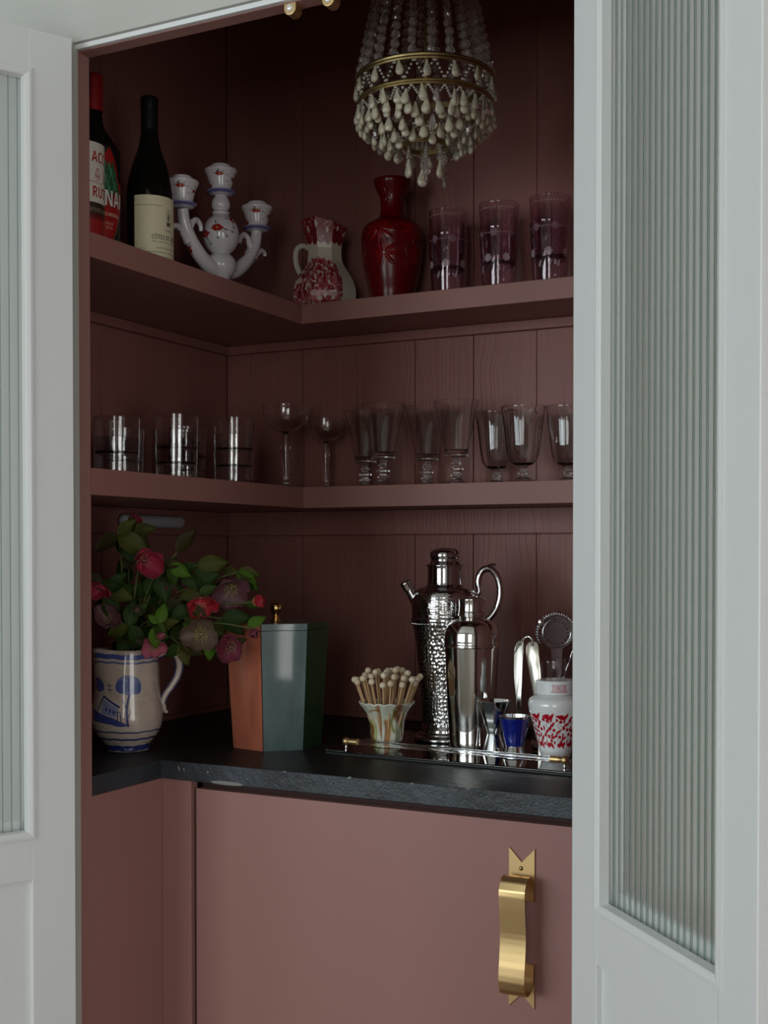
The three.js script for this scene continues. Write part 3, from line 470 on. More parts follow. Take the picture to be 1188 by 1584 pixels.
// ---------------------------------------------------------------- lower shelf glasses
{
  // low clear tumblers nested in stacks
  const outer = spline([[0.0325, 0], [0.0355, 0.0012], [0.0362, 0.005], [0.0372, 0.030], [0.0385, 0.0605]], 24), body = lathe(glassShell(outer, 0.0013, 0.0026), 56);
  const proto = thing('clear_tumbler', '', 'tumbler', [0, 0, 0], 0, 'clear tumblers nested in stacks on the lower shelf'); part(proto, 'tumbler_body', body, M.glass);
  const level = [['bottom', 'top'], ['bottom', 'middle', 'top']]; let first = true;
  const stacks = [[-1.335, -1.645, 2, 0.033, 'in the front stack beside the pink jamb'], [-1.447, -1.800, 2, 0.033, 'in the rear stack beside the pink jamb'], [-1.335, -1.8086, 3, 0.0265, 'in the front stack second from the jamb'], [-1.444, -1.990, 3, 0.0265, 'in the rear stack second from the jamb'], [-1.330, -1.983, 3, 0.032, 'in the stack next to the champagne coupes']];
  for (const [x, z, n, step, where] of stacks) for (let k = 0; k < n; k++) {
    const o = first ? proto : proto.clone(); if (!first) { o.name = numbered('clear_tumbler'); scene.add(o); } first = false;
    o.position.set(x + k * 0.0003, MT + k * step, z - k * 0.0002); o.userData = { ...o.userData, label: `${level[n - 2][k]} clear low tumbler ${where}` };
  }
  // champagne coupes with hollow stems
  const coupe = (s, x, z, label) => {
    const o = thing('champagne_coupe', label, 'coupe glass', [x, MT, z], 0, 'hollow stemmed champagne coupes');
    const q = (a) => a.map(([r, y]) => [r * s, y * s]);
    part(o, 'foot', lathe(spline(q([[0.001, 0.0005], [0.024, 0], [0.0285, 0.0008], [0.0280, 0.002], [0.014, 0.004], [0.006, 0.008], [0.001, 0.0085]]), 40), 48), M.glass);
    part(o, 'stem', lathe(spline(q([[0.001, 0.0086], [0.0055, 0.009], [0.0050, 0.018], [0.0058, 0.040], [0.0078, 0.066], [0.0092, 0.082], [0.0072, 0.096], [0.0050, 0.106], [0.0044, 0.110], [0.0026, 0.106], [0.0048, 0.092], [0.0056, 0.080], [0.0030, 0.050], [0.0006, 0.025]]), 80), 40), M.glass);
    part(o, 'bowl', lathe(glassShell(spline(q([[0.004, 0.1105], [0.010, 0.1125], [0.026, 0.119], [0.040, 0.131], [0.0455, 0.148], [0.0458, 0.165]]), 40), 0.0011, 0.002), 56), M.glass);
  };
  coupe(1, -1.312, -2.142, 'taller champagne coupe with a hollow stem, on the corner of the lower shelf');
  coupe(0.86, -1.2600, -2.212, 'shorter champagne coupe with a hollow stem, next to the flared wine glasses');
  // flared wine glasses with knopped stems
  const flared = thing('flared_wine_glass', '', 'wine glass', [0, 0, 0], 0, 'flared wine glasses with knopped stems');
  part(flared, 'foot', lathe(spline([[0.001, 0.0005], [0.028, 0], [0.0318, 0.001], [0.0312, 0.0028], [0.020, 0.005], [0.0105, 0.010], [0.0085, 0.013], [0.001, 0.0135]], 44), 48), M.glass);
  part(flared, 'knopped_stem', lathe(spline([[0.001, 0.0137], [0.0075, 0.0138], [0.0118, 0.0175], [0.0075, 0.0215], [0.0068, 0.023], [0.0128, 0.0275], [0.0128, 0.0300], [0.0068, 0.0345], [0.0062, 0.037], [0.0100, 0.0405], [0.0062, 0.0445], [0.0072, 0.0495], [0.001, 0.050]], 90), 40), M.glass);
  part(flared, 'collar', lathe(spline([[0.001, 0.0502], [0.015, 0.0503], [0.0232, 0.0525], [0.0240, 0.0545], [0.0228, 0.0565], [0.001, 0.057]], 40), 48), M.glass);
  part(flared, 'bowl', lathe(glassShell(spline([[0.0195, 0.0572], [0.0215, 0.060], [0.0255, 0.080], [0.0320, 0.112], [0.0388, 0.142], [0.0430, 0.1565]], 40), 0.0014, 0.006), 56), M.glass);
  [[-1.1815, -2.235, 'rear flared wine glass next to the champagne coupes'], [-1.100, -2.155, 'front flared wine glass next to the champagne coupes'], [-1.043, -2.232, 'rear flared wine glass next to the rounded goblets'], [-0.951, -2.168, 'front flared wine glass next to the rounded goblets']].forEach(([x, z, l], i) => {
    const o = i ? flared.clone() : flared; if (i) { o.name = numbered('flared_wine_glass'); scene.add(o); } o.position.set(x, MT, z); o.rotation.y = i * 0.7; o.userData = { ...o.userData, label: l };
  });
  // rounded goblets with fluted bowls
  const goblet = thing('rounded_goblet', '', 'goblet', [0, 0, 0], 0, 'rounded goblets with fluted bowls');
  part(goblet, 'foot', lathe(spline([[0.001, 0.0005], [0.026, 0], [0.0305, 0.001], [0.0300, 0.0028], [0.018, 0.0055], [0.0095, 0.010], [0.001, 0.0105]], 40), 48), M.glass);
  part(goblet, 'stem', lathe(spline([[0.001, 0.0107], [0.0090, 0.0108], [0.0065, 0.0145], [0.0108, 0.0185], [0.0065, 0.0225], [0.0062, 0.026], [0.0090, 0.0298], [0.001, 0.0300]], 60), 40), M.glass);
  const bowl = lathe(glassShell(spline([[0.008, 0.0302], [0.018, 0.034], [0.0265, 0.044], [0.0305, 0.060], [0.0335, 0.085], [0.0372, 0.115], [0.0412, 0.1395]], 44), 0.0016, 0.004), 120);
  { const p = bowl.attributes.position, n = bowl.attributes.normal; for (let i = 0; i < p.count; i++) { const X = p.getX(i), Y = p.getY(i), Z = p.getZ(i), a = Math.atan2(X, Z), out = n.getX(i) * X + n.getZ(i) * Z > 0 && Y < 0.13 ? 1 : 0, fade = Math.min(1, (0.132 - Y) / 0.02) * out, k = 1 + fade * 0.022 * (Math.abs(Math.cos(a * 6)) - 0.6); p.setXYZ(i, X * k, Y, Z * k); } bowl.computeVertexNormals(); }
  part(goblet, 'fluted_bowl', bowl, M.glass);
  [[-0.897, -2.235, 'rear rounded goblet next to the flared wine glasses'], [-0.818, -2.170, 'front rounded goblet with a wide fluted bowl, in full view'], [-0.7435, -2.205, 'rounded goblet partly cut off by the white door']].forEach(([x, z, l], i) => {
    const o = i ? goblet.clone() : goblet; if (i) { o.name = numbered('rounded_goblet'); scene.add(o); } o.position.set(x, MT, z); o.rotation.y = i * 0.4; o.userData = { ...o.userData, label: l };
  });
}
// grey tube under the lower shelf, on the side wall
{
  const t = thing('wall_tube', 'dull grey tube mounted under the lower shelf against the side wall', 'tube', [0, 0, 0]);
  part(t, 'tube', new THREE.CapsuleGeometry(0.0125, 0.17, 8, 24).rotateX(Math.PI / 2).translate(-1.523, 1.3225, -1.985), std({ color: lin(0.42, 0.41, 0.44), roughness: 0.45 }));
  part(t, 'wire_bracket', tube([[-1.5385, 1.344, -1.850], [-1.512, 1.344, -1.850], [-1.508, 1.342, -1.853], [-1.508, 1.342, -1.905], [-1.5085, 1.338, -1.909], [-1.512, 1.334, -1.909]], 0.0011, 30, 8), M.steel);
  part(t, 'wall_clip', box(-1.5495, -1.5335, 1.316, 1.329, -1.96, -1.94, 0.001), M.steel); part(t, 'wall_clip', box(-1.5495, -1.5335, 1.316, 1.329, -2.04, -2.02, 0.001), M.steel);
}
// ---------------------------------------------------------------- ice bucket
{
  const x = -1.177, z = -1.887, t = thing('ice_bucket', 'lacquered tapering bucket with orange, teal and green panels and a brass ball on its lid', 'ice bucket', [x, CTOP, z], 0.73 + Math.PI / 7);
  const wear = (() => { const a = noiseField(256, 256, [40, 90], 71), b = noiseField(256, 256, [9, 14], 73); return dataTex(256, 256, (x, y) => 0.62 + 0.28 * a(x, y) + 0.1 * b(x, y)); })();
  const rough = std({});
  const cols = { orange: lin(0.62, 0.185, 0.105), teal: lin(0.088, 0.150, 0.155), green: lin(0.016, 0.062, 0.020), brown: lin(0.10, 0.05, 0.035) };
  const lac = Object.fromEntries(Object.entries(cols).map(([k, c]) => [k, std({ color: c, map: wear, roughness: 0.42, clearcoat: 0.8, clearcoatRoughness: 0.04 })]));
  const N = 7, Rb = 0.0805, Rt = 0.0935, H = 0.207, order = ['teal', 'green', 'orange', 'brown', 'teal', 'green', 'orange'];
  const ang = (i) => (i - 0.5) / N * Math.PI * 2 - Math.PI / N;
  const quadPanel = (i, r0, r1, y0, y1, th) => {                                    // one flat panel with thickness
    const c = (r, a) => [r * Math.sin(a), r * Math.cos(a)], e = 0.0009 / Rt, a0 = ang(i) + e, a1 = ang(i + 1) - e;
    const O = [[...c(r0, a0)], [...c(r0, a1)], [...c(r1, a1)], [...c(r1, a0)]], I = [[...c(r0 - th, a0)], [...c(r0 - th, a1)], [...c(r1 - th, a1)], [...c(r1 - th, a0)]], ys = [y0, y0, y1, y1];
    const p = (A, k) => [A[k][0], ys[k], A[k][1]], pos = [], uv = [], q = (a, b, c2, d) => { pos.push(...a, ...b, ...c2, ...a, ...c2, ...d); uv.push(0, 0, 1, 0, 1, 1, 0, 0, 1, 1, 0, 1); };
    q(p(O, 0), p(O, 1), p(O, 2), p(O, 3)); q(p(I, 1), p(I, 0), p(I, 3), p(I, 2)); q(p(O, 3), p(O, 2), p(I, 2), p(I, 3)); q(p(O, 1), p(O, 0), p(I, 0), p(I, 1)); q(p(O, 0), p(O, 3), p(I, 3), p(I, 0)); q(p(O, 2), p(O, 1), p(I, 1), p(I, 2));
    const g = new THREE.BufferGeometry(); g.setAttribute('position', new THREE.Float32BufferAttribute(pos, 3)); g.setAttribute('uv', new THREE.Float32BufferAttribute(uv, 2)); g.computeVertexNormals(); return g;
  };
  // faces: 0 looks at the viewer; orange is on the viewer's left, green on the right
  const faceCol = ['teal', 'green', 'brown', 'teal', 'orange', 'green', 'orange'];
  for (let i = 0; i < N; i++) part(t, 'side_panel', quadPanel(i, Rb, Rt, 0, H, 0.006), lac[faceCol[i]], i === 0 ? 'teal panel' : i === 6 ? 'orange panel' : i === 1 ? 'green panel' : undefined);
  part(t, 'core', lathe(poly([[0.00001, 0.0006], [Rb * 0.88, 0.0006], [Rt * 0.88, H - 0.002], [0.00001, H - 0.002]]), 28), M.pinkDark);
  const lid = part(t, 'lid', cyl(Rt * 0.9, Rt * 0.9, 0.0105, 7).rotateY(Math.PI / 7).translate(0, H + 0.0065, 0), std({ color: lin(0.06, 0.075, 0.07), roughness: 0.35, clearcoat: 0.6 }), 'flat lid');
  for (let i = 0; i < N; i++) part(lid, 'lid_edge', quadPanel(i, Rt + 0.0003, Rt + 0.0006, H + 0.0010, H + 0.0120, 0.010), lac[faceCol[i]]);
  const k = part(t, 'lid_knob', lathe(spline([[0.0095, H + 0.0118], [0.0098, H + 0.0145], [0.0062, H + 0.0165], [0.0085, H + 0.0185], [0.0052, H + 0.0215], [0.0050, H + 0.0245], [0.0085, H + 0.0275], [0.0112, H + 0.0340], [0.0105, H + 0.0405], [0.0060, H + 0.0450], [0.0001, H + 0.0463]], 70), 40), M.brassBright, 'polished brass ball knob');
}
// ---------------------------------------------------------------- tray
const TRAY = 0.9271;
{
  const t = thing('bar_tray', 'dark mirrored tray with a clear rod rail and brass ends on the counter', 'tray', [-0.822, CTOP + 0.0002, -1.965], -0.045);
  const sh = new THREE.Shape(); const w = 0.225, d = 0.135, c = 0.004; sh.moveTo(-w + c, -d); sh.lineTo(w - c, -d); sh.lineTo(w, -d + c); sh.lineTo(w, d - c); sh.lineTo(w - c, d); sh.lineTo(-w + c, d); sh.lineTo(-w, d - c); sh.lineTo(-w, -d + c);
  const ex = (s, y0, h, b) => { const g = new THREE.ExtrudeGeometry(s, { depth: h - 2 * b, bevelEnabled: true, bevelThickness: b, bevelSize: b, bevelOffset: -b, bevelSegments: 1 }).rotateX(-Math.PI / 2).translate(0, y0 + b, 0); return g; };
  part(t, 'tray_base', ex(sh, 0.0, 0.003, 0.0005), std({ color: lin(0.01, 0.01, 0.01), roughness: 0.5 }));
  part(t, 'mirror', ex(sh, 0.0031, 0.0035, 0.0014), std({ color: lin(0.42, 0.43, 0.43), metalness: 1, roughness: 0.03 }), 'dark mirror glass with bevelled edge');
  const rod = std({ color: lin(1, 1, 1), transmission: 1, thickness: 0.008, roughness: 0.02, ior: 1.5 });
  for (const zz of [0.105]) {
    const y = 0.0187, xl = -0.190, xr = 0.190;
    part(t, 'rail_rod', cyl(0.0042, 0.0042, xr - xl - 0.004, 24).rotateZ(Math.PI / 2).translate(0, y, zz), rod, 'clear rod');
    for (const s of [-1, 1]) {
      part(t, 'rail_end', merge([cyl(0.0054, 0.0054, 0.015, 28).rotateZ(Math.PI / 2).translate(s * 0.183, y, zz), cyl(0.0038, 0.0038, 0.004, 24).rotateZ(Math.PI / 2).translate(s * 0.192, y, zz), new THREE.SphereGeometry(0.0068, 24, 16).translate(s * 0.1985, y, zz)]), M.brass, 'brass rail end');
      part(t, 'rail_post', merge([cyl(0.0019, 0.0019, 0.0075, 14).translate(s * 0.1985, 0.0098, zz), cyl(0.0030, 0.0026, 0.0014, 16).translate(s * 0.1985, 0.0074, zz)]), M.steel);
    }
  }
}
// ---- slag glass cup with ball-ended stirrers
const CUPX = -0.972, CUPZ = -1.918;
{
  const map = canvas(1024, 512, (c, w, h) => {
    let s = 17; const r = () => { s = (s * 1664525 + 1013904223) >>> 0; return s / 4294967296; };
    c.fillStyle = '#cfd2c0'; c.fillRect(0, 0, w, h); c.lineCap = 'round';
    const streak = (x, y, len, col, wd) => { for (let q = 4; q >= 1; q--) { c.globalAlpha = 0.3; c.strokeStyle = col; c.lineWidth = wd * q / 2.4; c.beginPath(); c.moveTo(x, y); c.bezierCurveTo(x + 30, y + len * 0.3, x - 40, y + len * 0.6, x + 26, y + len); c.stroke(); } };
    for (let k = 0; k < 30; k++) streak(r() * w, 190 + r() * 200, 60 + r() * 130, ['#e9ece8', '#dfe3de', '#aeb690'][k % 3], 20 + r() * 26);
    for (let k = 0; k < 26; k++) streak((k + r()) / 26 * w, 200 + r() * 130, 60 + r() * 170, ['#8a4a18', '#a8641e', '#74812f', '#6e3212', '#8f9a4e'][k % 5], 10 + r() * 26);
    for (let k = 0; k < 10; k++) { const x = r() * w, y = 215 + r() * 20; c.globalAlpha = 0.4; c.strokeStyle = '#96591f'; c.lineWidth = 8; c.beginPath(); c.moveTo(x - 50, y + 14); c.quadraticCurveTo(x, y - 20, x + 55, y + 10); c.stroke(); }
  });
  const mat = std({ map, roughness: 0.12, clearcoat: 0.6, clearcoatRoughness: 0.03 });
  const t = thing('slag_glass_cup', 'small marbled cream and amber glass cup with a flared rim, full of wooden stirrers', 'cup', [CUPX, TRAY, CUPZ], 0.2);
  const outer = spline([[0.001, 0.0015], [0.0215, 0.0003], [0.0235, 0.003], [0.0200, 0.007], [0.0255, 0.010], [0.0282, 0.016], [0.0292, 0.028], [0.0310, 0.044], [0.0350, 0.056], [0.0430, 0.068], [0.0485, 0.0755], [0.0490, 0.0775]], 70);
  const inner = [[0.0478, 0.0783], [0.0455, 0.0770], [0.0400, 0.0690], [0.0315, 0.056], [0.0278, 0.044], [0.0262, 0.028], [0.0245, 0.014], [0.0001, 0.012]];
  const facet = (g) => { const p = g.attributes.position; for (let i = 0; i < p.count; i++) { const X = p.getX(i), Y = p.getY(i), Z = p.getZ(i), a = Math.atan2(X, Z), q = Math.PI / 4, o = ((a % q) + q) % q - q / 2, f = Math.min(1, Math.max(0, (0.062 - Y) / 0.02)) * (Y > 0.009 ? 1 : 0), k = 1 + f * (Math.cos(q / 2) / Math.cos(o) * 1.03 - 1), wv = Math.max(0, (Y - 0.06) / 0.017); p.setXYZ(i, X * k, Y + wv * 0.0009 * Math.cos(a * 16), Z * k); } return g; };
  const cupGeo = facet(lathe([...outer, ...spline(inner, 40)], 96)); cupGeo.computeVertexNormals();
  part(t, 'cup_body', cupGeo, mat);
}
{
  const wood = std({ color: lin(0.58, 0.36, 0.18), roughness: 0.6 }), ballM = [lin(0.72, 0.60, 0.42), lin(0.76, 0.66, 0.49), lin(0.68, 0.54, 0.36)].map((c) => std({ color: c, roughness: 0.55 }));
  const G = 'ball-ended wooden stirrers in the marbled cup';
  let count = 0;
  const placed = [];
  for (let ring = 0; ring < 4; ring++) {
    const n = [1, 6, 12, 19][ring], rb = [0, 0.007, 0.0135, 0.0195][ring], rt = [0.001, 0.019, 0.038, 0.0575][ring];
    for (let i = 0; i < n; i++) {
      const a = (i + 0.3 * ring) / n * Math.PI * 2 + rr(-0.06, 0.06), k = rr(0.90, 1.03), len = 0.128 - 0.006 * (ring === 3 ? 1 : 0) + rr(-0.005, 0.007);
      const lo = V(rb * Math.sin(a), 0.0165, rb * Math.cos(a)), dir = V(rt * k * Math.sin(a), 0.1 + 0.0165, rt * k * Math.cos(a)).sub(lo).normalize(), hi = lo.clone().addScaledVector(dir, len - 0.018);
      if (placed.some((p) => p.distanceTo(hi) < 0.0108)) hi.addScaledVector(dir, 0.0095);
      if (placed.some((p) => p.distanceTo(hi) < 0.0105)) hi.addScaledVector(dir, -0.019);
      placed.push(hi.clone());
      const o = thing('stirrer', 'thin wooden stirrer with a pale round ball end in the marbled cup', 'stirrer', [CUPX, TRAY, CUPZ], 0, G);
      part(o, 'stick', along(cyl(0.0016, 0.0017, lo.distanceTo(hi), 10), lo, hi), wood);
      part(o, 'ball', new THREE.SphereGeometry(0.0057, 20, 14).translate(hi.x, hi.y, hi.z), ballM[count % 3]); count++;
    }
  }
}
// ---- metal ware on the tray
const hammer = (() => {                                                              // beaten surface: cells with soft ridges
  const W = 512, pts = []; let s = 5; const r = () => { s = (s * 1664525 + 1013904223) >>> 0; return s / 4294967296; };
  const n = 26; for (let i = 0; i < n; i++) for (let j = 0; j < n; j++) pts.push([(i + 0.15 + 0.7 * r()) / n * W, (j + 0.15 + 0.7 * r()) / n * W]);
  return dataTex(W, W, (x, y) => { let d = 1e9; const ci = Math.floor(x / W * n), cj = Math.floor(y / W * n);
    for (let a = -1; a <= 1; a++) for (let b = -1; b <= 1; b++) { const p = pts[((ci + a + n) % n) * n + (cj + b + n) % n]; let dx = Math.abs(p[0] - x), dy = Math.abs(p[1] - y); dx = Math.min(dx, W - dx); dy = Math.min(dy, W - dy); d = Math.min(d, dx * dx + dy * dy); }
    return Math.min(1, Math.sqrt(d) / (W / n) * 1.1); });
})();
hammer.repeat.set(2, 1);
const hammered = std({ color: lin(0.62, 0.62, 0.63), metalness: 1, roughness: 0.13, bumpMap: hammer, bumpScale: 0.0011 });
const chrome = std({ color: lin(0.60, 0.60, 0.62), metalness: 1, roughness: 0.07 });
{ // tall shaker jug
  const t = thing('shaker_jug', 'tall hammered silver cocktail shaker jug with a spout, scroll handle and domed lid', 'cocktail shaker', [-0.9166, TRAY, -2.04], 0);
  const sm = (pts, n = 40, seg = 72) => lathe(spline(pts, n), seg);
  part(t, 'foot', sm([[0.001, 0.0003], [0.055, 0.0003], [0.0575, 0.003], [0.056, 0.007], [0.0485, 0.0095], [0.0475, 0.013], [0.0440, 0.0145], [0.0430, 0.020], [0.0410, 0.024], [0.0395, 0.030]], 60), chrome);
  part(t, 'jug_body', sm([[0.0395, 0.030], [0.0400, 0.034], [0.0430, 0.072], [0.0480, 0.128], [0.0535, 0.180], [0.0580, 0.206]], 40, 96), hammered);
  part(t, 'band', lathe(spline([[0.0580, 0.205], [0.0606, 0.2055], [0.0612, 0.208], [0.0608, 0.2105], [0.0614, 0.2125], [0.0614, 0.2165], [0.0606, 0.2185], [0.0598, 0.2195]], 30), 72), chrome);
  const beads = []; for (let i = 0; i < 64; i++) { const a = i / 64 * Math.PI * 2; beads.push(new THREE.IcosahedronGeometry(0.0021, 1).translate(0.0607 * Math.sin(a), 0.2083, 0.0607 * Math.cos(a))); } part(t, 'beaded_ring', merge(beads), chrome);
  part(t, 'shoulder', sm([[0.0598, 0.2195], [0.0606, 0.232], [0.0598, 0.250], [0.0555, 0.2635], [0.0470, 0.270], [0.0370, 0.2735], [0.0322, 0.2775]], 50, 96), std({ color: lin(0.62, 0.62, 0.63), metalness: 1, roughness: 0.09, bumpMap: hammer, bumpScale: 0.00035 }));
  part(t, 'neck', sm([[0.0322, 0.2775], [0.0315, 0.283], [0.0315, 0.306], [0.0318, 0.3095]], 24), chrome);
  const lid = part(t, 'lid', sm([[0.0318, 0.3096], [0.0348, 0.3102], [0.0350, 0.3120], [0.0300, 0.3140], [0.0262, 0.3175], [0.0255, 0.3225], [0.0272, 0.3265], [0.0268, 0.3330], [0.0225, 0.3385], [0.0130, 0.3418], [0.0001, 0.3428]], 70), chrome);
  const L = (a, y) => V(RIGHT.x * a, y, RIGHT.z * a);
  const spout = part(t, 'spout', along(cyl(0.0105, 0.0078, 0.040, 32), L(-0.046, 0.236), L(-0.0655, 0.270)), chrome);
  part(spout, 'spout_cap', along(lathe(poly([[0.00001, -0.008], [0.0086, -0.008], [0.0092, -0.006], [0.0092, 0.004], [0.0100, 0.005], [0.0100, 0.0075], [0.0075, 0.0100], [0.00001, 0.0105]]), 32), L(-0.0625, 0.265), L(-0.0735, 0.2835)), chrome);
  part(t, 'handle', tube([L(0.050, 0.258), L(0.0600, 0.262), L(0.0590, 0.285), L(0.0660, 0.3015), L(0.0790, 0.3055), L(0.0920, 0.2930), L(0.0985, 0.2660), L(0.0940, 0.2400), L(0.0800, 0.2180), L(0.060, 0.2050)], (q) => 0.0062 - 0.0012 * Math.abs(q - 0.5), 80, 16), chrome);
  part(t, 'thumb_scroll', tube([L(0.074, 0.3075), L(0.082, 0.3115), L(0.088, 0.3125), L(0.0915, 0.3095)], (q) => 0.0036 * (1 - 0.45 * q), 20, 10), chrome);
}
{ // smaller shaker
  const t = thing('cocktail_shaker', 'smaller smooth silver cocktail shaker with a capped neck, in front of the hammered jug', 'cocktail shaker', [-0.8375, TRAY, -1.975], 0); t.scale.set(1.08, 1, 1.08);
  const sm = (pts, n = 40, seg = 80) => lathe(spline(pts, n), seg);
  part(t, 'shaker_body', sm([[0.0001, 0.0006], [0.0330, 0.0004], [0.0352, 0.003], [0.0362, 0.020], [0.0385, 0.070], [0.0410, 0.120], [0.0430, 0.172]], 50), M.silver);
  part(t, 'shoulder', sm([[0.0430, 0.1722], [0.0450, 0.1728], [0.0455, 0.1742], [0.0446, 0.1754], [0.0450, 0.1766], [0.0440, 0.1780], [0.0438, 0.186], [0.0425, 0.199], [0.0375, 0.211], [0.0290, 0.2185], [0.0200, 0.2220], [0.0188, 0.2245]], 70), M.silver);
  part(t, 'cap', sm([[0.0188, 0.2245], [0.0215, 0.2250], [0.0224, 0.2268], [0.0215, 0.2285], [0.0215, 0.2302], [0.0220, 0.2315], [0.0208, 0.2335], [0.0208, 0.2520], [0.0212, 0.2535], [0.0204, 0.2560], [0.0160, 0.2580], [0.0080, 0.2592], [0.0001, 0.2595]], 70), M.silver);
}
{ // jiggers
  const cone = (r0, h0, r1, h1, t = 0.0008) => { const s = Math.sign(h1 - h0), rim = [[r1 + 0.0006, h1 - s * 0.0012], [r1 + 0.0008, h1 - s * 0.0004], [r1 + 0.0001, h1], [r1 - t, h1 - s * 0.0003]]; return lathe(poly([[r0, h0], ...rim, [r0 - t * 0.6, h0 + s * 0.004], [0.0001, h0 + s * 0.0038]].map(([r, y]) => [r, y])), 64); };
  const fixDown = (g) => { const p = g.attributes.position; return g; };
  const jig = (t, rw, hw, rt, H, rb, mat) => { const up = part(t, 'large_cup', creased(cone(rw, hw, rt, H), 0.5), mat); const lo = part(t, 'small_cup', creased(lathe(poly([[0.0001, hw - 0.0038], [rw - 0.0005, hw - 0.004], [rb - 0.0008, 0.0003], [rb, 0.0001], [rb + 0.0005, 0.0012], [rw, hw]]), 64), 0.5), mat); part(t, 'waist_ring', new THREE.TorusGeometry(rw + 0.0001, 0.0007, 10, 48).rotateX(Math.PI / 2).translate(0, hw, 0), mat); return up; };
  const a = thing('jigger', 'plain silver double ended jigger between the small shaker and the blue measure', 'jigger', [-0.779, TRAY, -1.932], 0); jig(a, 0.0108, 0.0325, 0.0276, 0.0885, 0.0182, M.steel);
  const b = thing('blue_jigger', 'small double ended measure with a cobalt blue enamelled upper cup', 'jigger', [-0.7315, TRAY, -1.9045], 0); jig(b, 0.0142, 0.0195, 0.0246, 0.0690, 0.0188, M.steel);
  const blue = (() => canvas(512, 256, (c, w, h) => { c.fillStyle = '#101d78'; c.fillRect(0, 0, w, h); let s = 3; const r = () => { s = (s * 1664525 + 1013904223) >>> 0; return s / 4294967296; }; for (let k = 0; k < 40; k++) { c.fillStyle = ['#1a2d9a', '#8f98c0', '#0b1458', '#2c3fb0'][Math.floor(r() * 4)]; c.globalAlpha = 0.7; c.beginPath(); c.ellipse(r() * w, r() * h, 4 + 7 * r(), 6 + 14 * r(), r(), 0, 7); c.fill(); } }))();
  part(b, 'enamel_sleeve', lathe(poly([[0.0147, 0.0200], [0.0151, 0.0208], [0.0248, 0.0650], [0.0246, 0.0656], [0.0238, 0.0652]]), 64), std({ map: blue, roughness: 0.15, clearcoat: 0.8, clearcoatRoughness: 0.04 }), 'cobalt blue enamel');
}
{ // cherry jar
  const x = -0.667, z = -1.920, t = thing('cherry_jar', 'white glazed cherry jar with a red vine print and red lettering on its lid', 'jar', [x, TRAY, z], toCam(x, z));
  const map = canvas(2048, 1024, (c, w, h) => {
    let s = 23; const r = () => { s = (s * 1664525 + 1013904223) >>> 0; return s / 4294967296; };
    c.fillStyle = '#e3e4e4'; c.fillRect(0, 0, w, h); const red = '#b01226'; c.strokeStyle = '#9d2a3a';
    const X = (k) => k / 11 * w;
    c.translate(0, -112); c.scale(1.25, 1.21); w /= 1.25;
    c.lineWidth = 4;                                                                 // curling vines
    for (let k = 0; k < 11; k++) for (let j = 0; j < 2; j++) { const x = X(k + 0.5), y = 430 + j * 130; c.beginPath(); for (let a = 0; a < 9; a += 0.2) { const q = 66 - a * 5.5, px = x + q * Math.cos(a + k + j), py = y + q * Math.sin(a + k + j) * 0.85; a ? c.lineTo(px, py) : c.moveTo(px, py); } c.stroke(); }
    c.fillStyle = red;
    for (let k = 0; k < 11; k++) for (let j = 0; j < 4; j++) {
      const x = X(k + 0.25 + 0.5 * (j % 2)) + (r() - 0.5) * 24, y = 385 + j * 74 + (r() - 0.5) * 24;
      c.beginPath(); c.arc(x - 24, y, 18, 0, 7); c.arc(x + 22, y + 16, 18, 0, 7); c.fill();
      c.save(); c.translate(x + 4, y - 36); c.rotate(r() * 2 - 1); c.beginPath(); c.moveTo(-46, 0); c.quadraticCurveTo(0, -30, 48, -4); c.quadraticCurveTo(6, 24, -46, 0); c.fill(); c.restore();
      c.save(); c.translate(x + 60, y + 4); c.rotate(1.2 + r()); c.beginPath(); c.moveTo(-34, 0); c.quadraticCurveTo(0, -22, 34, 0); c.quadraticCurveTo(0, 20, -34, 0); c.fill(); c.restore();
    }
    for (let k = 0; k < 11; k++) for (const [y, d] of [[345, 1], [650, -1]]) { const x = X(k + 0.5); c.beginPath(); c.moveTo(x - 56, y + d * 8); c.quadraticCurveTo(x - 20, y - d * 42, x + 10, y - d * 4); c.lineTo(x + 52, y - d * 40); c.quadraticCurveTo(x + 60, y + d * 26, x, y + d * 34); c.quadraticCurveTo(x - 30, y + d * 34, x - 56, y + d * 8); c.fill(); }
  });
  const gz = std({ map, roughness: 0.14, clearcoat: 0.6, clearcoatRoughness: 0.05 }), white = std({ color: lin(0.80, 0.81, 0.82), roughness: 0.25, clearcoat: 0.3 });
  part(t, 'jar_body', lathe(spline([[0.001, 0.002], [0.018, 0.0003], [0.0215, 0.002], [0.0240, 0.008], [0.0275, 0.020], [0.0330, 0.042], [0.0395, 0.066], [0.0436, 0.083], [0.0442, 0.092], [0.0415, 0.0985], [0.0340, 0.1040], [0.0288, 0.1065]], 80), 72), gz);
  const lidMap = canvas(1024, 128, (c, w, h) => { c.fillStyle = '#dfe1e4'; c.fillRect(0, 0, w, h); c.fillStyle = '#b0121e'; c.textAlign = 'center'; c.font = 'bold 104px serif'; c.save(); c.translate(w * 0.5 + 70, 96); c.scale(0.84, 1); c.fillText('TOSCHI', 0, 0); c.restore(); c.fillRect(w * 0.5 - 130, 106, 400, 10); });
  const lid = part(t, 'lid', lathe(spline([[0.0288, 0.1067], [0.0315, 0.1070], [0.0322, 0.1095], [0.0320, 0.1270], [0.0308, 0.1288], [0.0280, 0.1292], [0.0001, 0.1288]], 60), 64), white, 'white lid with red lettering');
  part(lid, 'lid_band', wrapLabel(0.0324, 0.1100, 0.1260, 1.1, 40, 0.0003), std({ map: lidMap, roughness: 0.3 })).rotation.y = 0.03;
}
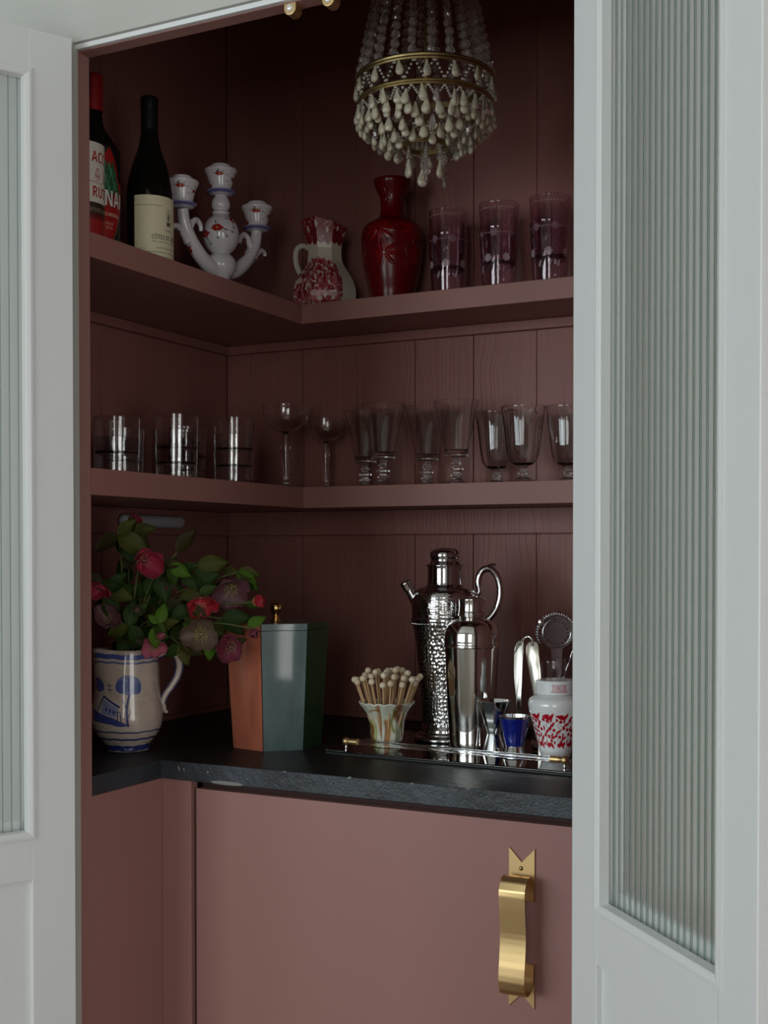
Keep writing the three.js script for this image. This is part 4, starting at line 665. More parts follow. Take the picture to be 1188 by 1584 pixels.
// ---- bar tools behind the jar
{
  const mx = -0.714, mz = -2.050;
  const g = thing('mixing_glass', 'clear straight mixing glass holding bar tools behind the cherry jar', 'glass', [mx, TRAY, mz]);
  part(g, 'glass_body', lathe(glassShell(spline([[0.0375, 0], [0.0392, 0.001], [0.0398, 0.005], [0.0402, 0.07], [0.0412, 0.150]], 24), 0.0016, 0.009), 64), M.glass);
  const t = thing('cocktail_strainer', 'round cocktail strainer with a coiled spring edge, standing in the mixing glass', 'strainer', [-0.709, 1.1235, -2.045], toCam(-0.709, -2.045) + 0.12);
  const hole = new THREE.Shape().absarc(0, 0, 0.0285, 0, Math.PI * 2); for (let i = 0; i < 18; i++) { const a = i / 18 * Math.PI * 2; hole.holes.push(new THREE.Path().absarc(0.0195 * Math.cos(a), 0.0195 * Math.sin(a), 0.0019, 0, Math.PI * 2, true)); }
  part(t, 'strainer_plate', new THREE.ExtrudeGeometry(hole, { depth: 0.0010, bevelEnabled: true, bevelThickness: 0.0002, bevelSize: 0.0002, bevelSegments: 1, curveSegments: 10 }), std({ color: lin(0.42, 0.42, 0.43), metalness: 1, roughness: 0.15 }));
  part(t, 'plate_rim', new THREE.TorusGeometry(0.0240, 0.0011, 10, 64).translate(0, 0, 0.0014), chrome);
  const coil = []; for (let i = 0; i <= 620; i++) { const q = i / 620, a = -0.35 + q * (Math.PI + 0.95), b = q * Math.PI * 2 * 30, R0 = 0.0330; coil.push(V((R0 + 0.0040 * Math.cos(b)) * Math.cos(a), (R0 + 0.0040 * Math.cos(b)) * Math.sin(a), 0.0040 * Math.sin(b))); }
  part(t, 'spring_coil', new THREE.TubeGeometry(new THREE.CatmullRomCurve3(coil), 900, 0.00105, 6), M.steel, 'coiled spring');
  part(t, 'lug', lathe(poly([[0.00001, 0], [0.0052, 0], [0.0058, 0.001], [0.0050, 0.0020], [0.00001, 0.0024]]), 28).rotateX(Math.PI / 2).translate(-0.0270, 0.0180, 0.0040), M.steel);
  const hs = new THREE.Shape([[-0.010, -0.027], [0.010, -0.027], [0.0075, -0.060], [0.0085, -0.120], [-0.0085, -0.120], [-0.0075, -0.060]].map(([a, b]) => new THREE.Vector2(a, b)));
  part(t, 'handle', new THREE.ExtrudeGeometry(hs, { depth: 0.0014, bevelEnabled: true, bevelThickness: 0.0003, bevelSize: 0.0003, bevelSegments: 1 }), chrome);
}
{ // ice tongs: two broad blades joined by a bow at the top
  const t = thing('ice_tongs', 'silver ice tongs with two broad blades, one hammered, standing behind the blue measure', 'tongs', [-0.752, TRAY, -1.990], 0.03);
  const blade = (mid, z0) => { const L = [], Rr = []; for (const [x, y, w] of mid) { L.push(new THREE.Vector2(x - w / 2, y)); Rr.unshift(new THREE.Vector2(x + w / 2, y)); }
    const lc = new THREE.SplineCurve(L).getPoints(40), rc = new THREE.SplineCurve(Rr).getPoints(40), g = new THREE.ExtrudeGeometry(new THREE.Shape([...lc, ...rc]), { depth: 0.0016, bevelEnabled: true, bevelThickness: 0.0004, bevelSize: 0.0004, bevelSegments: 2, curveSegments: 1 });
    const tess = g.toNonIndexed ? g : g, p = tess.attributes.position; for (let i = 0; i < p.count; i++) p.setZ(i, p.getZ(i) + z0 - 0.9 * Math.max(0, p.getY(i) - 0.150) ** 1.5); return creased(metreUV(tess), 0.5); };
  const ham2 = std({ color: lin(0.58, 0.54, 0.47), metalness: 1, roughness: 0.3, bumpMap: hammer, bumpScale: 0.0009 });
  const l = part(t, 'arm', blade([[-0.001, 0.0005, 0.0065], [-0.0015, 0.03, 0.0060], [-0.0025, 0.08, 0.0085], [-0.0035, 0.125, 0.0150], [-0.0035, 0.160, 0.0165], [-0.0030, 0.178, 0.0150], [-0.0015, 0.184, 0.0080]], 0.004), std({ color: lin(0.52, 0.50, 0.46), metalness: 1, roughness: 0.25 }), 'smooth blade'); l.rotation.y = -0.18;
  part(t, 'arm', blade([[0.034, 0.0005, 0.0065], [0.0335, 0.04, 0.0080], [0.0305, 0.085, 0.0130], [0.0245, 0.130, 0.0190], [0.0195, 0.160, 0.0220], [0.0180, 0.176, 0.0205], [0.0185, 0.183, 0.0120]], 0.0), ham2, 'hammered blade');
  part(t, 'bow', tube([[-0.0025, 0.176, 0.001], [0.0005, 0.187, -0.006], [0.0090, 0.1915, -0.009], [0.0170, 0.186, -0.007], [0.0185, 0.176, -0.0015]], 0.0028, 24, 10), M.silver, 'bow joining the blades');
}
{ // bar spoon leaning in the mixing glass
  const t = thing('bar_spoon', 'thin twisted steel bar spoon leaning out of the mixing glass', 'spoon', [-0.714, TRAY, -2.050]);
  const pts = []; for (let i = 0; i <= 200; i++) { const q = i / 200, b = q * 60; pts.push(V(-0.014 + 0.074 * q + 0.0006 * Math.cos(b), 0.016 + 0.215 * q, 0.022 - 0.006 * q + 0.0006 * Math.sin(b))); }
  part(t, 'shaft', new THREE.TubeGeometry(new THREE.CatmullRomCurve3(pts), 260, 0.0011, 8), M.steel); part(t, 'bowl', new THREE.SphereGeometry(0.0085, 20, 14).scale(0.7, 1, 0.32).translate(-0.0155, 0.0195, 0.022), M.steel);
}
// ---------------------------------------------------------------- blue and white jug
const JX = -1.374, JZ = -1.719;
{
  const t = thing('painted_jug', 'cream earthenware jug painted in blue with a tree and house, filled with hellebores', 'jug', [JX, CTOP, JZ], toCam(JX, JZ));
  const map = canvas(2048, 1024, (c, w, h) => {
    c.fillStyle = '#b9a99c'; c.fillRect(0, 0, w, h); c.scale(1, 0.82); let s = 51; const r = () => { s = (s * 1664525 + 1013904223) >>> 0; return s / 4294967296; };
    c.globalAlpha = 0.25; for (let k = 0; k < 300; k++) { c.fillStyle = r() > 0.5 ? '#c8bbae' : '#a8978a'; c.beginPath(); c.ellipse(r() * w, r() * h, 20 + 50 * r(), 14 + 30 * r(), 0, 0, 7); c.fill(); } c.globalAlpha = 1;
    const B = '#2f3f86', D = '#1d2a66', bands = [[0.035, 0.045, B, 0.85], [0.105, 0.016, B, 0.75], [0.770, 0.014, D, 0.95], [0.850, 0.022, D, 0.95], [0.945, 0.055, D, 0.95]];
    for (const [y, tk, col, a] of bands) { c.globalAlpha = a; c.strokeStyle = col; c.lineWidth = tk * h; c.beginPath(); for (let x = 0; x <= w; x += 16) { const yy = (y + tk / 2) * h + 4 * Math.sin(x * 0.013) + 3 * Math.sin(x * 0.041); x ? c.lineTo(x, yy) : c.moveTo(x, yy); } c.stroke(); }
    c.globalAlpha = 1; const cx = w * 0.5;
    // tree with an umbrella crown
    c.fillStyle = '#5a6796'; c.globalAlpha = 0.9; c.beginPath(); c.ellipse(cx + 14, 330, 128, 96, 0.08, 0, 7); c.fill(); c.fillStyle = '#45538a'; c.beginPath(); c.ellipse(cx - 56, 345, 62, 62, 0, 0, 7); c.fill(); c.beginPath(); c.ellipse(cx + 92, 365, 48, 56, 0, 0, 7); c.fill(); c.fillStyle = '#2c3c86'; c.fillRect(cx + 8, 250, 14, 150);
    c.strokeStyle = D; c.lineCap = 'round'; c.lineWidth = 20; c.beginPath(); c.moveTo(cx + 22, 420); c.quadraticCurveTo(cx - 24, 560, cx + 6, 725); c.stroke(); c.lineWidth = 9; c.beginPath(); c.moveTo(cx - 6, 560); c.quadraticCurveTo(cx - 30, 500, cx - 46, 470); c.moveTo(cx + 4, 640); c.lineTo(cx + 32, 600); c.lineTo(cx + 30, 575); c.stroke();
    // house on a dark bank, at the viewer's left of the tree
    c.fillStyle = '#2c397c'; c.beginPath(); c.moveTo(cx - 420, 560); c.quadraticCurveTo(cx - 240, 620, cx - 120, 650); c.quadraticCurveTo(cx - 40, 700, cx + 30, 715); c.quadraticCurveTo(cx - 60, 750, cx - 140, 715); c.quadraticCurveTo(cx - 300, 690, cx - 420, 690); c.fill();
    c.fillStyle = '#7b83ad'; c.beginPath(); c.moveTo(cx - 250, 470); c.lineTo(cx - 90, 545); c.lineTo(cx - 100, 640); c.lineTo(cx - 260, 610); c.fill();
    c.strokeStyle = D; c.lineWidth = 18; c.beginPath(); c.moveTo(cx - 245, 440); c.lineTo(cx - 75, 540); c.stroke(); c.lineWidth = 14; c.beginPath(); c.moveTo(cx - 245, 440); c.quadraticCurveTo(cx - 290, 520, cx - 330, 640); c.stroke();
    c.fillStyle = D; for (let k = 0; k < 3; k++) c.fillRect(cx - 210 + k * 38, 545 + k * 14, 16, 38);
    c.fillStyle = '#3a4790'; c.globalAlpha = 0.8; c.beginPath(); c.ellipse(cx - 330, 330, 90, 60, 0.5, 0, 7); c.fill(); c.globalAlpha = 1; c.lineWidth = 8; c.beginPath(); c.moveTo(cx - 320, 300); c.lineTo(cx - 250, 370); c.stroke();
    c.lineWidth = 6; for (const [x, y] of [[cx - 190, 330], [cx - 175, 372], [cx - 90, 590]]) { c.beginPath(); c.moveTo(x - 28, y); c.lineTo(x + 30, y + 4); c.moveTo(x, y - 18); c.lineTo(x + 4, y + 24); c.stroke(); }
    c.lineWidth = 8; for (const x of [cx - 90, cx - 62]) { c.beginPath(); c.moveTo(x, 610); c.lineTo(x + 4, 690); c.stroke(); }
    c.lineWidth = 9; c.strokeStyle = '#5a4238'; c.beginPath(); c.moveTo(cx + 55, 6); c.lineTo(cx + 42, 50); c.stroke();
  });
  const mat = std({ map, roughness: 0.2, clearcoat: 0.7, clearcoatRoughness: 0.05 }), plain = std({ color: lin(0.46, 0.38, 0.33), roughness: 0.25, clearcoat: 0.5 });
  const out = spline([[0.001, 0.001], [0.034, 0.0003], [0.0388, 0.003], [0.0385, 0.0085], [0.0400, 0.0125], [0.0490, 0.024], [0.0570, 0.038], [0.0608, 0.056], [0.0600, 0.074], [0.0570, 0.095], [0.0552, 0.120], [0.0545, 0.148], [0.0530, 0.166], [0.0535, 0.1745]], 90);
  const inn = spline([[0.0518, 0.1755], [0.0500, 0.170], [0.0512, 0.148], [0.0520, 0.120], [0.054, 0.095], [0.0565, 0.074], [0.0565, 0.056], [0.052, 0.036], [0.040, 0.018], [0.0001, 0.014]], 60);
  const lip = (g) => { const p = g.attributes.position; for (let i = 0; i < p.count; i++) { const X = p.getX(i), Y = p.getY(i), Z = p.getZ(i), a = Math.atan2(X, Z), k = Math.max(0, (Y - 0.115) / 0.06) ** 1.5, pinch = Math.exp(-(((a + 0.33) / 0.16) ** 2)), spout = Math.exp(-(((a + 1.15) / 0.5) ** 2)); const f = 1 + k * (-0.055 * pinch + 0.16 * spout); p.setXYZ(i, X * f, Y + k * 0.004 * spout, Z * f); } g.computeVertexNormals(); return g; };
  part(t, 'jug_body', lip(lathe(out, 96).rotateY(Math.PI)), mat); part(t, 'inner_wall', lip(lathe(inn, 96).rotateY(Math.PI)), plain);
  const hm = std({ map: canvas(64, 64, (c) => { c.fillStyle = '#b9a99c'; c.fillRect(0, 0, 64, 64); c.fillStyle = '#2f3f86'; c.fillRect(0, 25, 64, 17); c.fillRect(0, 52, 64, 5); c.fillRect(0, 8, 64, 5); }), roughness: 0.2, clearcoat: 0.7 });
  part(t, 'handle', tube([[0.0520, 0.1650, 0], [0.0680, 0.1700, 0], [0.0830, 0.1640, 0], [0.0890, 0.1480, 0], [0.0860, 0.1280, 0], [0.0760, 0.1100, 0], [0.0660, 0.0960, 0], [0.0610, 0.0850, 0], [0.0600, 0.078, 0]], (q) => 0.0082 - 0.0022 * q, 60, 18), hm, 'handle with a blue stripe');
  part(t, 'handle_tail', tube([[0.0600, 0.082, 0], [0.0625, 0.0720, 0], [0.0650, 0.0650, 0], [0.0690, 0.0640, 0]], (q) => 0.0058 * (1 - 0.55 * q), 16, 12), plain);
}
// ---------------------------------------------------------------- hellebores
{
  const mouth = V(JX, CTOP + 0.168, JZ);
  const petalShade = (a, b, veins) => canvas(128, 128, (c, w, h) => { const g = c.createLinearGradient(0, h, 0, 0); g.addColorStop(0, b); g.addColorStop(0.35, a); g.addColorStop(1, a); c.fillStyle = g; c.fillRect(0, 0, w, h); c.strokeStyle = veins; c.globalAlpha = 0.45; c.lineWidth = 1.6; for (let k = -6; k <= 6; k++) { c.beginPath(); c.moveTo(w / 2, h); c.quadraticCurveTo(w / 2 + k * 6, h * 0.6, w / 2 + k * 11, 0); c.stroke(); } c.globalAlpha = 0.5; c.strokeStyle = '#e0b0b8'; c.lineWidth = 5; c.strokeRect(0, -6, w, h + 20); });  // pale border stroke paints a highlight along each petal edge
  const pm = (a, b, v) => std({ map: petalShade(a, b, v), roughness: 0.55, sheen: 0.3, sheenColor: lin(0.5, 0.3, 0.35), transmission: 0.2, thickness: 0 });
  const tone = { crimson: pm('#a3203f', '#7a2a3a', '#5a0f22'), red: pm('#a80f22', '#8a2018', '#5e0812'), mauve: pm('#6a3f48', '#6a5a40', '#43252c'), olive: pm('#5c4a38', '#6a5238', '#3f2c28'), plum: pm('#6e1e36', '#5c3030', '#3c0c1c'), pink: pm('#b0586a', '#8c4450', '#7c2c40') };
  const leafMat = ['#476c15', '#344a14', '#283e14', '#4a4c1e', '#3c3519'].map((col, i) => std({ map: canvas(64, 128, (c, w, h) => { c.fillStyle = col; c.fillRect(0, 0, w, h); c.strokeStyle = '#7a8a3a'; c.globalAlpha = 0.3; c.lineWidth = 2; c.beginPath(); c.moveTo(w / 2, 0); c.lineTo(w / 2, h); c.stroke(); c.lineWidth = 1; for (let k = 0; k < 9; k++) { c.beginPath(); c.moveTo(w / 2, h - k * 13); c.lineTo(0, h - k * 13 - 22); c.moveTo(w / 2, h - k * 13); c.lineTo(w, h - k * 13 - 22); c.stroke(); } }), roughness: 0.6, specularIntensity: 0.35, transmission: 0.25, thickness: 0 }));
  const stemMat = std({ color: lin(0.10, 0.12, 0.035), roughness: 0.6 }), yellow = std({ color: lin(0.62, 0.47, 0.10), roughness: 0.6 }), palecore = std({ color: lin(0.34, 0.30, 0.10), roughness: 0.6 });
  // petal along +y in the xz... cupped sheet: base at origin, tip at +y, opening towards +z
  const sheet = (len, wid, cup, curl, shape, nu = 8, nv = 12) => {
    const pos = [], uv = [], idx = [];
    for (let j = 0; j <= nv; j++) for (let i = 0; i <= nu; i++) { const v = j / nv, u = i / nu * 2 - 1, w = wid / 2 * shape(v), x = u * w; pos.push(x, v * len, cup * (u * u) * wid * 0.5 * (0.3 + 0.7 * v) + curl * len * v * v + 0.0006 * Math.sin(u * 7 + v * 9)); uv.push((u + 1) / 2, v); }
    for (let j = 0; j < nv; j++) for (let i = 0; i < nu; i++) { const a = j * (nu + 1) + i, b = a + 1, c = a + nu + 1, d = c + 1; idx.push(a, b, d, a, d, c); }
    const g = new THREE.BufferGeometry(); g.setAttribute('position', new THREE.Float32BufferAttribute(pos, 3)); g.setAttribute('uv', new THREE.Float32BufferAttribute(uv, 2)); g.setIndex(idx); g.computeVertexNormals(); return g;
  };
  const petalGeo = sheet(1, 0.90, 0.50, 0.16, (v) => (v < 0.58 ? 0.14 + 0.86 * Math.sin(v / 0.58 * Math.PI / 2) : Math.sqrt(Math.max(0.0004, 1 - ((v - 0.58) / 0.42) ** 2))), 10, 16);
  const leafGeo = sheet(1, 0.46, 0.55, -0.28, (v) => (0.06 + Math.pow(Math.sin(Math.PI * Math.pow(v, 0.8)), 0.9)) * (1 + 0.10 * ((v * 9) % 1)), 6, 27);
  const stamenGeo = (() => { const l = []; for (let k = 0; k < 34; k++) { const a = k * 2.4, r = 0.10 + 0.22 * Math.sqrt(k / 34), h = 0.24 + 0.12 * rnd(), b = V(0.04 * Math.cos(a), 0.04 * Math.sin(a), 0.03), e = V(r * 1.25 * Math.cos(a), r * 1.25 * Math.sin(a), h); l.push(along(cyl(0.008, 0.008, b.distanceTo(e), 5), b, e)); l.push(new THREE.IcosahedronGeometry(0.030, 0).translate(e.x, e.y, e.z)); } return merge(l); })();
  const ovary = new THREE.SphereGeometry(0.075, 12, 8).scale(1, 1, 1.5).translate(0, 0, 0.10);
  const G = 'hellebores in the painted jug';
  const orient = (dir, roll) => { const q = new THREE.Quaternion().setFromUnitVectors(V(0, 0, 1), dir.clone().normalize()); return q.multiply(new THREE.Quaternion().setFromAxisAngle(V(0, 0, 1), roll)); };
  const setLeaf = (m, at, dir, face, len, wid = 1) => { const y = dir.clone().normalize(), x = new THREE.Vector3().crossVectors(y, face).normalize(), z = new THREE.Vector3().crossVectors(x, y); m.matrixAutoUpdate = true; m.quaternion.setFromRotationMatrix(new THREE.Matrix4().makeBasis(x, y, z)); m.position.copy(at); m.scale.set(len * wid, len, len); };
  let stemPath = null;
  const stem = (t, at) => { const b = V(mouth.x + (at.x - mouth.x) * 0.12 + rr(-0.012, 0.012), CTOP + 0.03, mouth.z + (at.z - mouth.z) * 0.12 + rr(-0.012, 0.012)), m = mouth.clone().lerp(at, 0.22), q = mouth.clone().lerp(at, 0.66); m.y = mouth.y + 0.012; const dh = Math.hypot(m.x - JX, m.z - JZ); if (dh > 0.036) { m.x = JX + (m.x - JX) * 0.036 / dh; m.z = JZ + (m.z - JZ) * 0.036 / dh; } q.y += 0.022; stemPath = new THREE.CatmullRomCurve3([b, m, q, at], false, 'centripetal'); part(t, 'stem', tube([b, m, q, at], 0.0016, 26, 8), stemMat); };
  const toV = (at) => V(-at.x, EYE - at.y, -at.z).normalize();
  // position, radius, colour, direction (right, up, toward the viewer), roll, opening
  const flowers = [
    [[-1.290, 1.250, -1.655], 0.034, 'crimson', [0.35, -0.30, 0.85], 0.3, 0.62, 'large crimson hellebore, highest in the bouquet'],
    [[-1.217, 1.186, -1.713], 0.030, 'red', [0.05, -0.62, 0.72], 0.9, 0.75, 'bright red hellebore with a yellow centre, in the middle of the bouquet'],
    [[-1.199, 1.204, -1.780], 0.032, 'mauve', [-0.05, -0.55, 0.80], 0.2, 0.85, 'dusky mauve hellebore at the top edge toward the ice bucket'],
    [[-1.202, 1.127, -1.697], 0.031, 'olive', [-0.15, -0.05, 1.0], 0.5, 0.90, 'brownish olive hellebore above the jug handle'],
    [[-1.165, 1.106, -1.727], 0.029, 'plum', [-0.10, -0.15, 1.0], 0.1, 0.75, 'plum hellebore hanging in front of the orange panel'],
    [[-1.149, 1.133, -1.762], 0.015, 'plum', [0.4, -0.5, 0.5], 0.4, 0.35, 'small plum hellebore bud against the orange panel'],
    [[-1.163, 1.177, -1.785], 0.018, 'red', [0.98, 0.10, 0.15], 0.2, 0.45, 'small red hellebore seen from its side near the brass ball knob'],
    [[-1.332, 1.207, -1.600], 0.022, 'crimson', [-0.2, -0.45, 0.8], 0.6, 0.6, 'dark crimson hellebore half hidden by the pink jamb'],
    [[-1.251, 1.132, -1.650], 0.013, 'pink', [0.1, -0.5, 0.8], 0.2, 0.35, 'pale pink hellebore bud just above the jug rim'],
    [[-1.267, 1.242, -1.678], 0.010, 'pink', [-0.5, 0.3, 0.8], 0.2, 0.3, 'tiny pink hellebore bud beside the highest crimson flower'],
    [[-1.393, 1.310, -1.755], 0.018, 'crimson', [0.4, 0.3, 0.6], 0.2, 0.6, 'small crimson hellebore in front of the grey tube'],
    [[-1.299, 1.162, -1.648], 0.013, 'olive', [0.2, 0.4, 0.9], 0.4, 0.35, 'brown hellebore bud over the middle of the jug'],
    [[-1.273, 1.108, -1.661], 0.021, 'pink', [0.1, -0.3, 0.9], 0.7, 0.8, 'dull pink hellebore lying on the jug rim'],
    [[-1.285, 1.195, -1.735], 0.026, 'plum', [0.2, 0.4, 0.8], 0.7, 0.8, 'dark plum hellebore deep in the middle of the foliage'],
    [[-1.352, 1.150, -1.640], 0.024, 'mauve', [-0.1, 0.2, 0.9], 0.7, 0.8, 'dull mauve hellebore low down beside the pink jamb'],
  ];
  const CR = RIGHT, UP = V(0, 1, 0);
  flowers.forEach(([p, r, col, [a, b, c], roll, open, label], k) => {
    const t = thing('hellebore', label, 'flower', [0, 0, 0], 0, G), at = V(...p), tv = toV(at), dir = CR.clone().multiplyScalar(a).addScaledVector(UP, b).addScaledVector(tv, c).normalize();
    stem(t, at.clone().addScaledVector(dir, -0.004));
    const head = orient(dir, roll);
    for (let i = 0; i < 5; i++) { const m = part(t, 'petal', petalGeo, tone[col]); const q = new THREE.Quaternion().setFromAxisAngle(V(0, 0, 1), i * 2 * Math.PI / 5 + rr(-0.08, 0.08)), tilt = new THREE.Quaternion().setFromAxisAngle(V(1, 0, 0), (1 - open) * 1.25 + rr(-0.05, 0.42)); m.quaternion.copy(head).multiply(q).multiply(tilt); m.position.copy(at).addScaledVector(dir, [0, 0.0045, 0.0012, 0.0050, 0.0028][i] * r / 0.03); m.scale.setScalar(r * rr(1.08, 1.26)); }
    if (r > 0.016) { const s = part(t, 'stamens', stamenGeo, col === 'red' || col === 'crimson' ? yellow : palecore, 'cluster of stamens'); s.quaternion.copy(head); s.position.copy(at).addScaledVector(dir, 0.001); s.scale.setScalar(r * 1.05); const o = part(t, 'ovary', ovary, palecore); o.quaternion.copy(head); o.position.copy(at); o.scale.setScalar(r); }
    const nb = r > 0.02 ? 2 : 1;
    for (let i = 0; i < nb; i++) { const m = part(t, 'leaf', leafGeo, leafMat[(k + i * 2) % 5]); const d = mouth.clone().sub(at).normalize().multiplyScalar(-0.35).addScaledVector(CR, i ? -0.8 : 0.7).addScaledVector(UP, rr(-0.4, 0.5)); setLeaf(m, at.clone().addScaledVector(dir, -0.010), d, tv.clone().addScaledVector(UP, rr(-0.3, 0.6)), rr(0.026, 0.040), 1.15); }
  });
  // leafy sprigs: leaf place, direction in the picture plane (right, up), length, shade
  const sprigs = [
    ['bright green toothed leaves pointing up above the jug', [[-1.247, 1.146, -1.640], [[0.35, 1, 0.035, 0], [-0.6, 0.5, 0.022, 0], [0.5, -0.7, 0.020, 1]]]],
    ['bright green leaves hanging just over the jug rim', [[-1.256, 1.140, -1.640], [[0.1, -1, 0.036, 0], [0.7, -0.5, 0.030, 1]]]],
    ['pale olive leaves at the top beside the pink jamb', [[-1.328, 1.290, -1.640], [[0.9, -0.55, 0.062, 3], [-0.7, -0.4, 0.048, 4], [0.6, 0.6, 0.040, 3]]]],
    ['dark green leaves under the highest crimson flower', [[-1.290, 1.225, -1.700], [[0.25, -1, 0.052, 2], [-0.6, -0.8, 0.045, 2], [0.9, -0.2, 0.034, 1]]]],
    ['yellow green leaves to the side of the highest crimson flower', [[-1.262, 1.240, -1.690], [[0.9, -0.45, 0.040, 0], [0.3, -0.9, 0.036, 1]]]],
    ['olive leaves arching over the bright red flower', [[-1.238, 1.240, -1.735], [[0.95, 0.1, 0.052, 3], [0.5, -0.9, 0.040, 2], [-0.9, -0.3, 0.036, 2]]]],
    ['green leaves behind the bright red flower', [[-1.240, 1.205, -1.735], [[0.8, 0.5, 0.046, 2], [-0.7, 0.6, 0.040, 2], [-0.3, -1, 0.040, 1]]]],
    ['olive leaves under the bright red flower', [[-1.226, 1.172, -1.700], [[0.1, -1, 0.046, 3], [-0.8, -0.5, 0.042, 2], [0.8, -0.6, 0.034, 4]]]],
    ['green leaf tips hanging below the brownish olive flower', [[-1.190, 1.118, -1.705], [[-0.1, -1, 0.036, 0], [0.8, -0.4, 0.032, 3]]]],
    ['dark green leaves between the plum and the mauve flowers', [[-1.205, 1.150, -1.760], [[1, 0.05, 0.050, 2], [0.9, -0.6, 0.046, 2], [-0.3, -0.9, 0.04, 3]]]],
    ['dark olive leaves at mid height beside the pink jamb', [[-1.350, 1.195, -1.640], [[0.6, 0.7, 0.045, 2], [0.9, -0.2, 0.045, 3], [0.2, -1, 0.05, 2]]]],
    ['dark leaves low beside the pink jamb', [[-1.362, 1.140, -1.650], [[0.7, 0.6, 0.046, 3], [0.9, -0.5, 0.046, 2], [-0.3, 0.9, 0.045, 2]]]],
    ['olive green leaves over the middle of the jug rim', [[-1.315, 1.140, -1.650], [[0.6, -0.8, 0.048, 2], [-0.8, -0.3, 0.040, 3], [0.2, 1, 0.045, 2]]]],
    ['dark leaves at the top in front of the grey tube', [[-1.365, 1.295, -1.715], [[0.9, 0.2, 0.046, 3], [0.2, 0.95, 0.030, 2], [0.8, -0.7, 0.05, 4]]]],
    ['thin curled leaf rising alone at the top toward the ice bucket', [[-1.290, 1.262, -1.750], [[0.55, 0.8, 0.050, 4]]]],
    ['olive leaves capping the dusky mauve flower', [[-1.200, 1.228, -1.800], [[0.9, -0.1, 0.040, 3], [-0.8, 0.1, 0.030, 3], [0.85, -0.75, 0.046, 0]]]],
    ['dark leaves lying over the jug handle', [[-1.232, 1.110, -1.680], [[0.7, -0.3, 0.040, 4], [-0.6, -0.5, 0.034, 2], [0.3, -1, 0.038, 3]]]],
    ['dark leaves filling the shadowed heart of the bouquet', [[-1.320, 1.200, -1.730], [[0.9, -0.3, 0.056, 2], [-0.6, 0.8, 0.05, 4], [0.3, -0.95, 0.055, 2]]]],
  ];
  sprigs.forEach(([label, [p, leaves]]) => {
    const t = thing('hellebore_sprig', label, 'leaf sprig', [0, 0, 0], 0, 'leafy hellebore sprigs in the painted jug'), at = V(...p), tv = toV(at); stem(t, at);
    for (const [a, b, len, shade] of leaves) { const m = part(t, 'leaf', leafGeo, leafMat[shade]); setLeaf(m, at, CR.clone().multiplyScalar(a).addScaledVector(UP, b).addScaledVector(tv, rr(-0.1, 0.3)), tv.clone().addScaledVector(UP, rr(0, 0.5)).addScaledVector(CR, rr(-0.4, 0.4)), len, 1.15); }
    for (let i = 0; i < 6; i++) { const m = part(t, 'leaf', leafGeo, leafMat[[2, 4, 3, 2, 4, 1][i]]), o = stemPath.getPointAt(0.52 + 0.075 * i); setLeaf(m, o, CR.clone().multiplyScalar(rr(-1, 1)).addScaledVector(UP, rr(-0.7, 1)).addScaledVector(tv, rr(-0.8, 0.25)), tv.clone().addScaledVector(UP, rr(-0.2, 0.6)).addScaledVector(CR, rr(-0.5, 0.5)), rr(0.034, 0.050), 1.25); }
  });
}
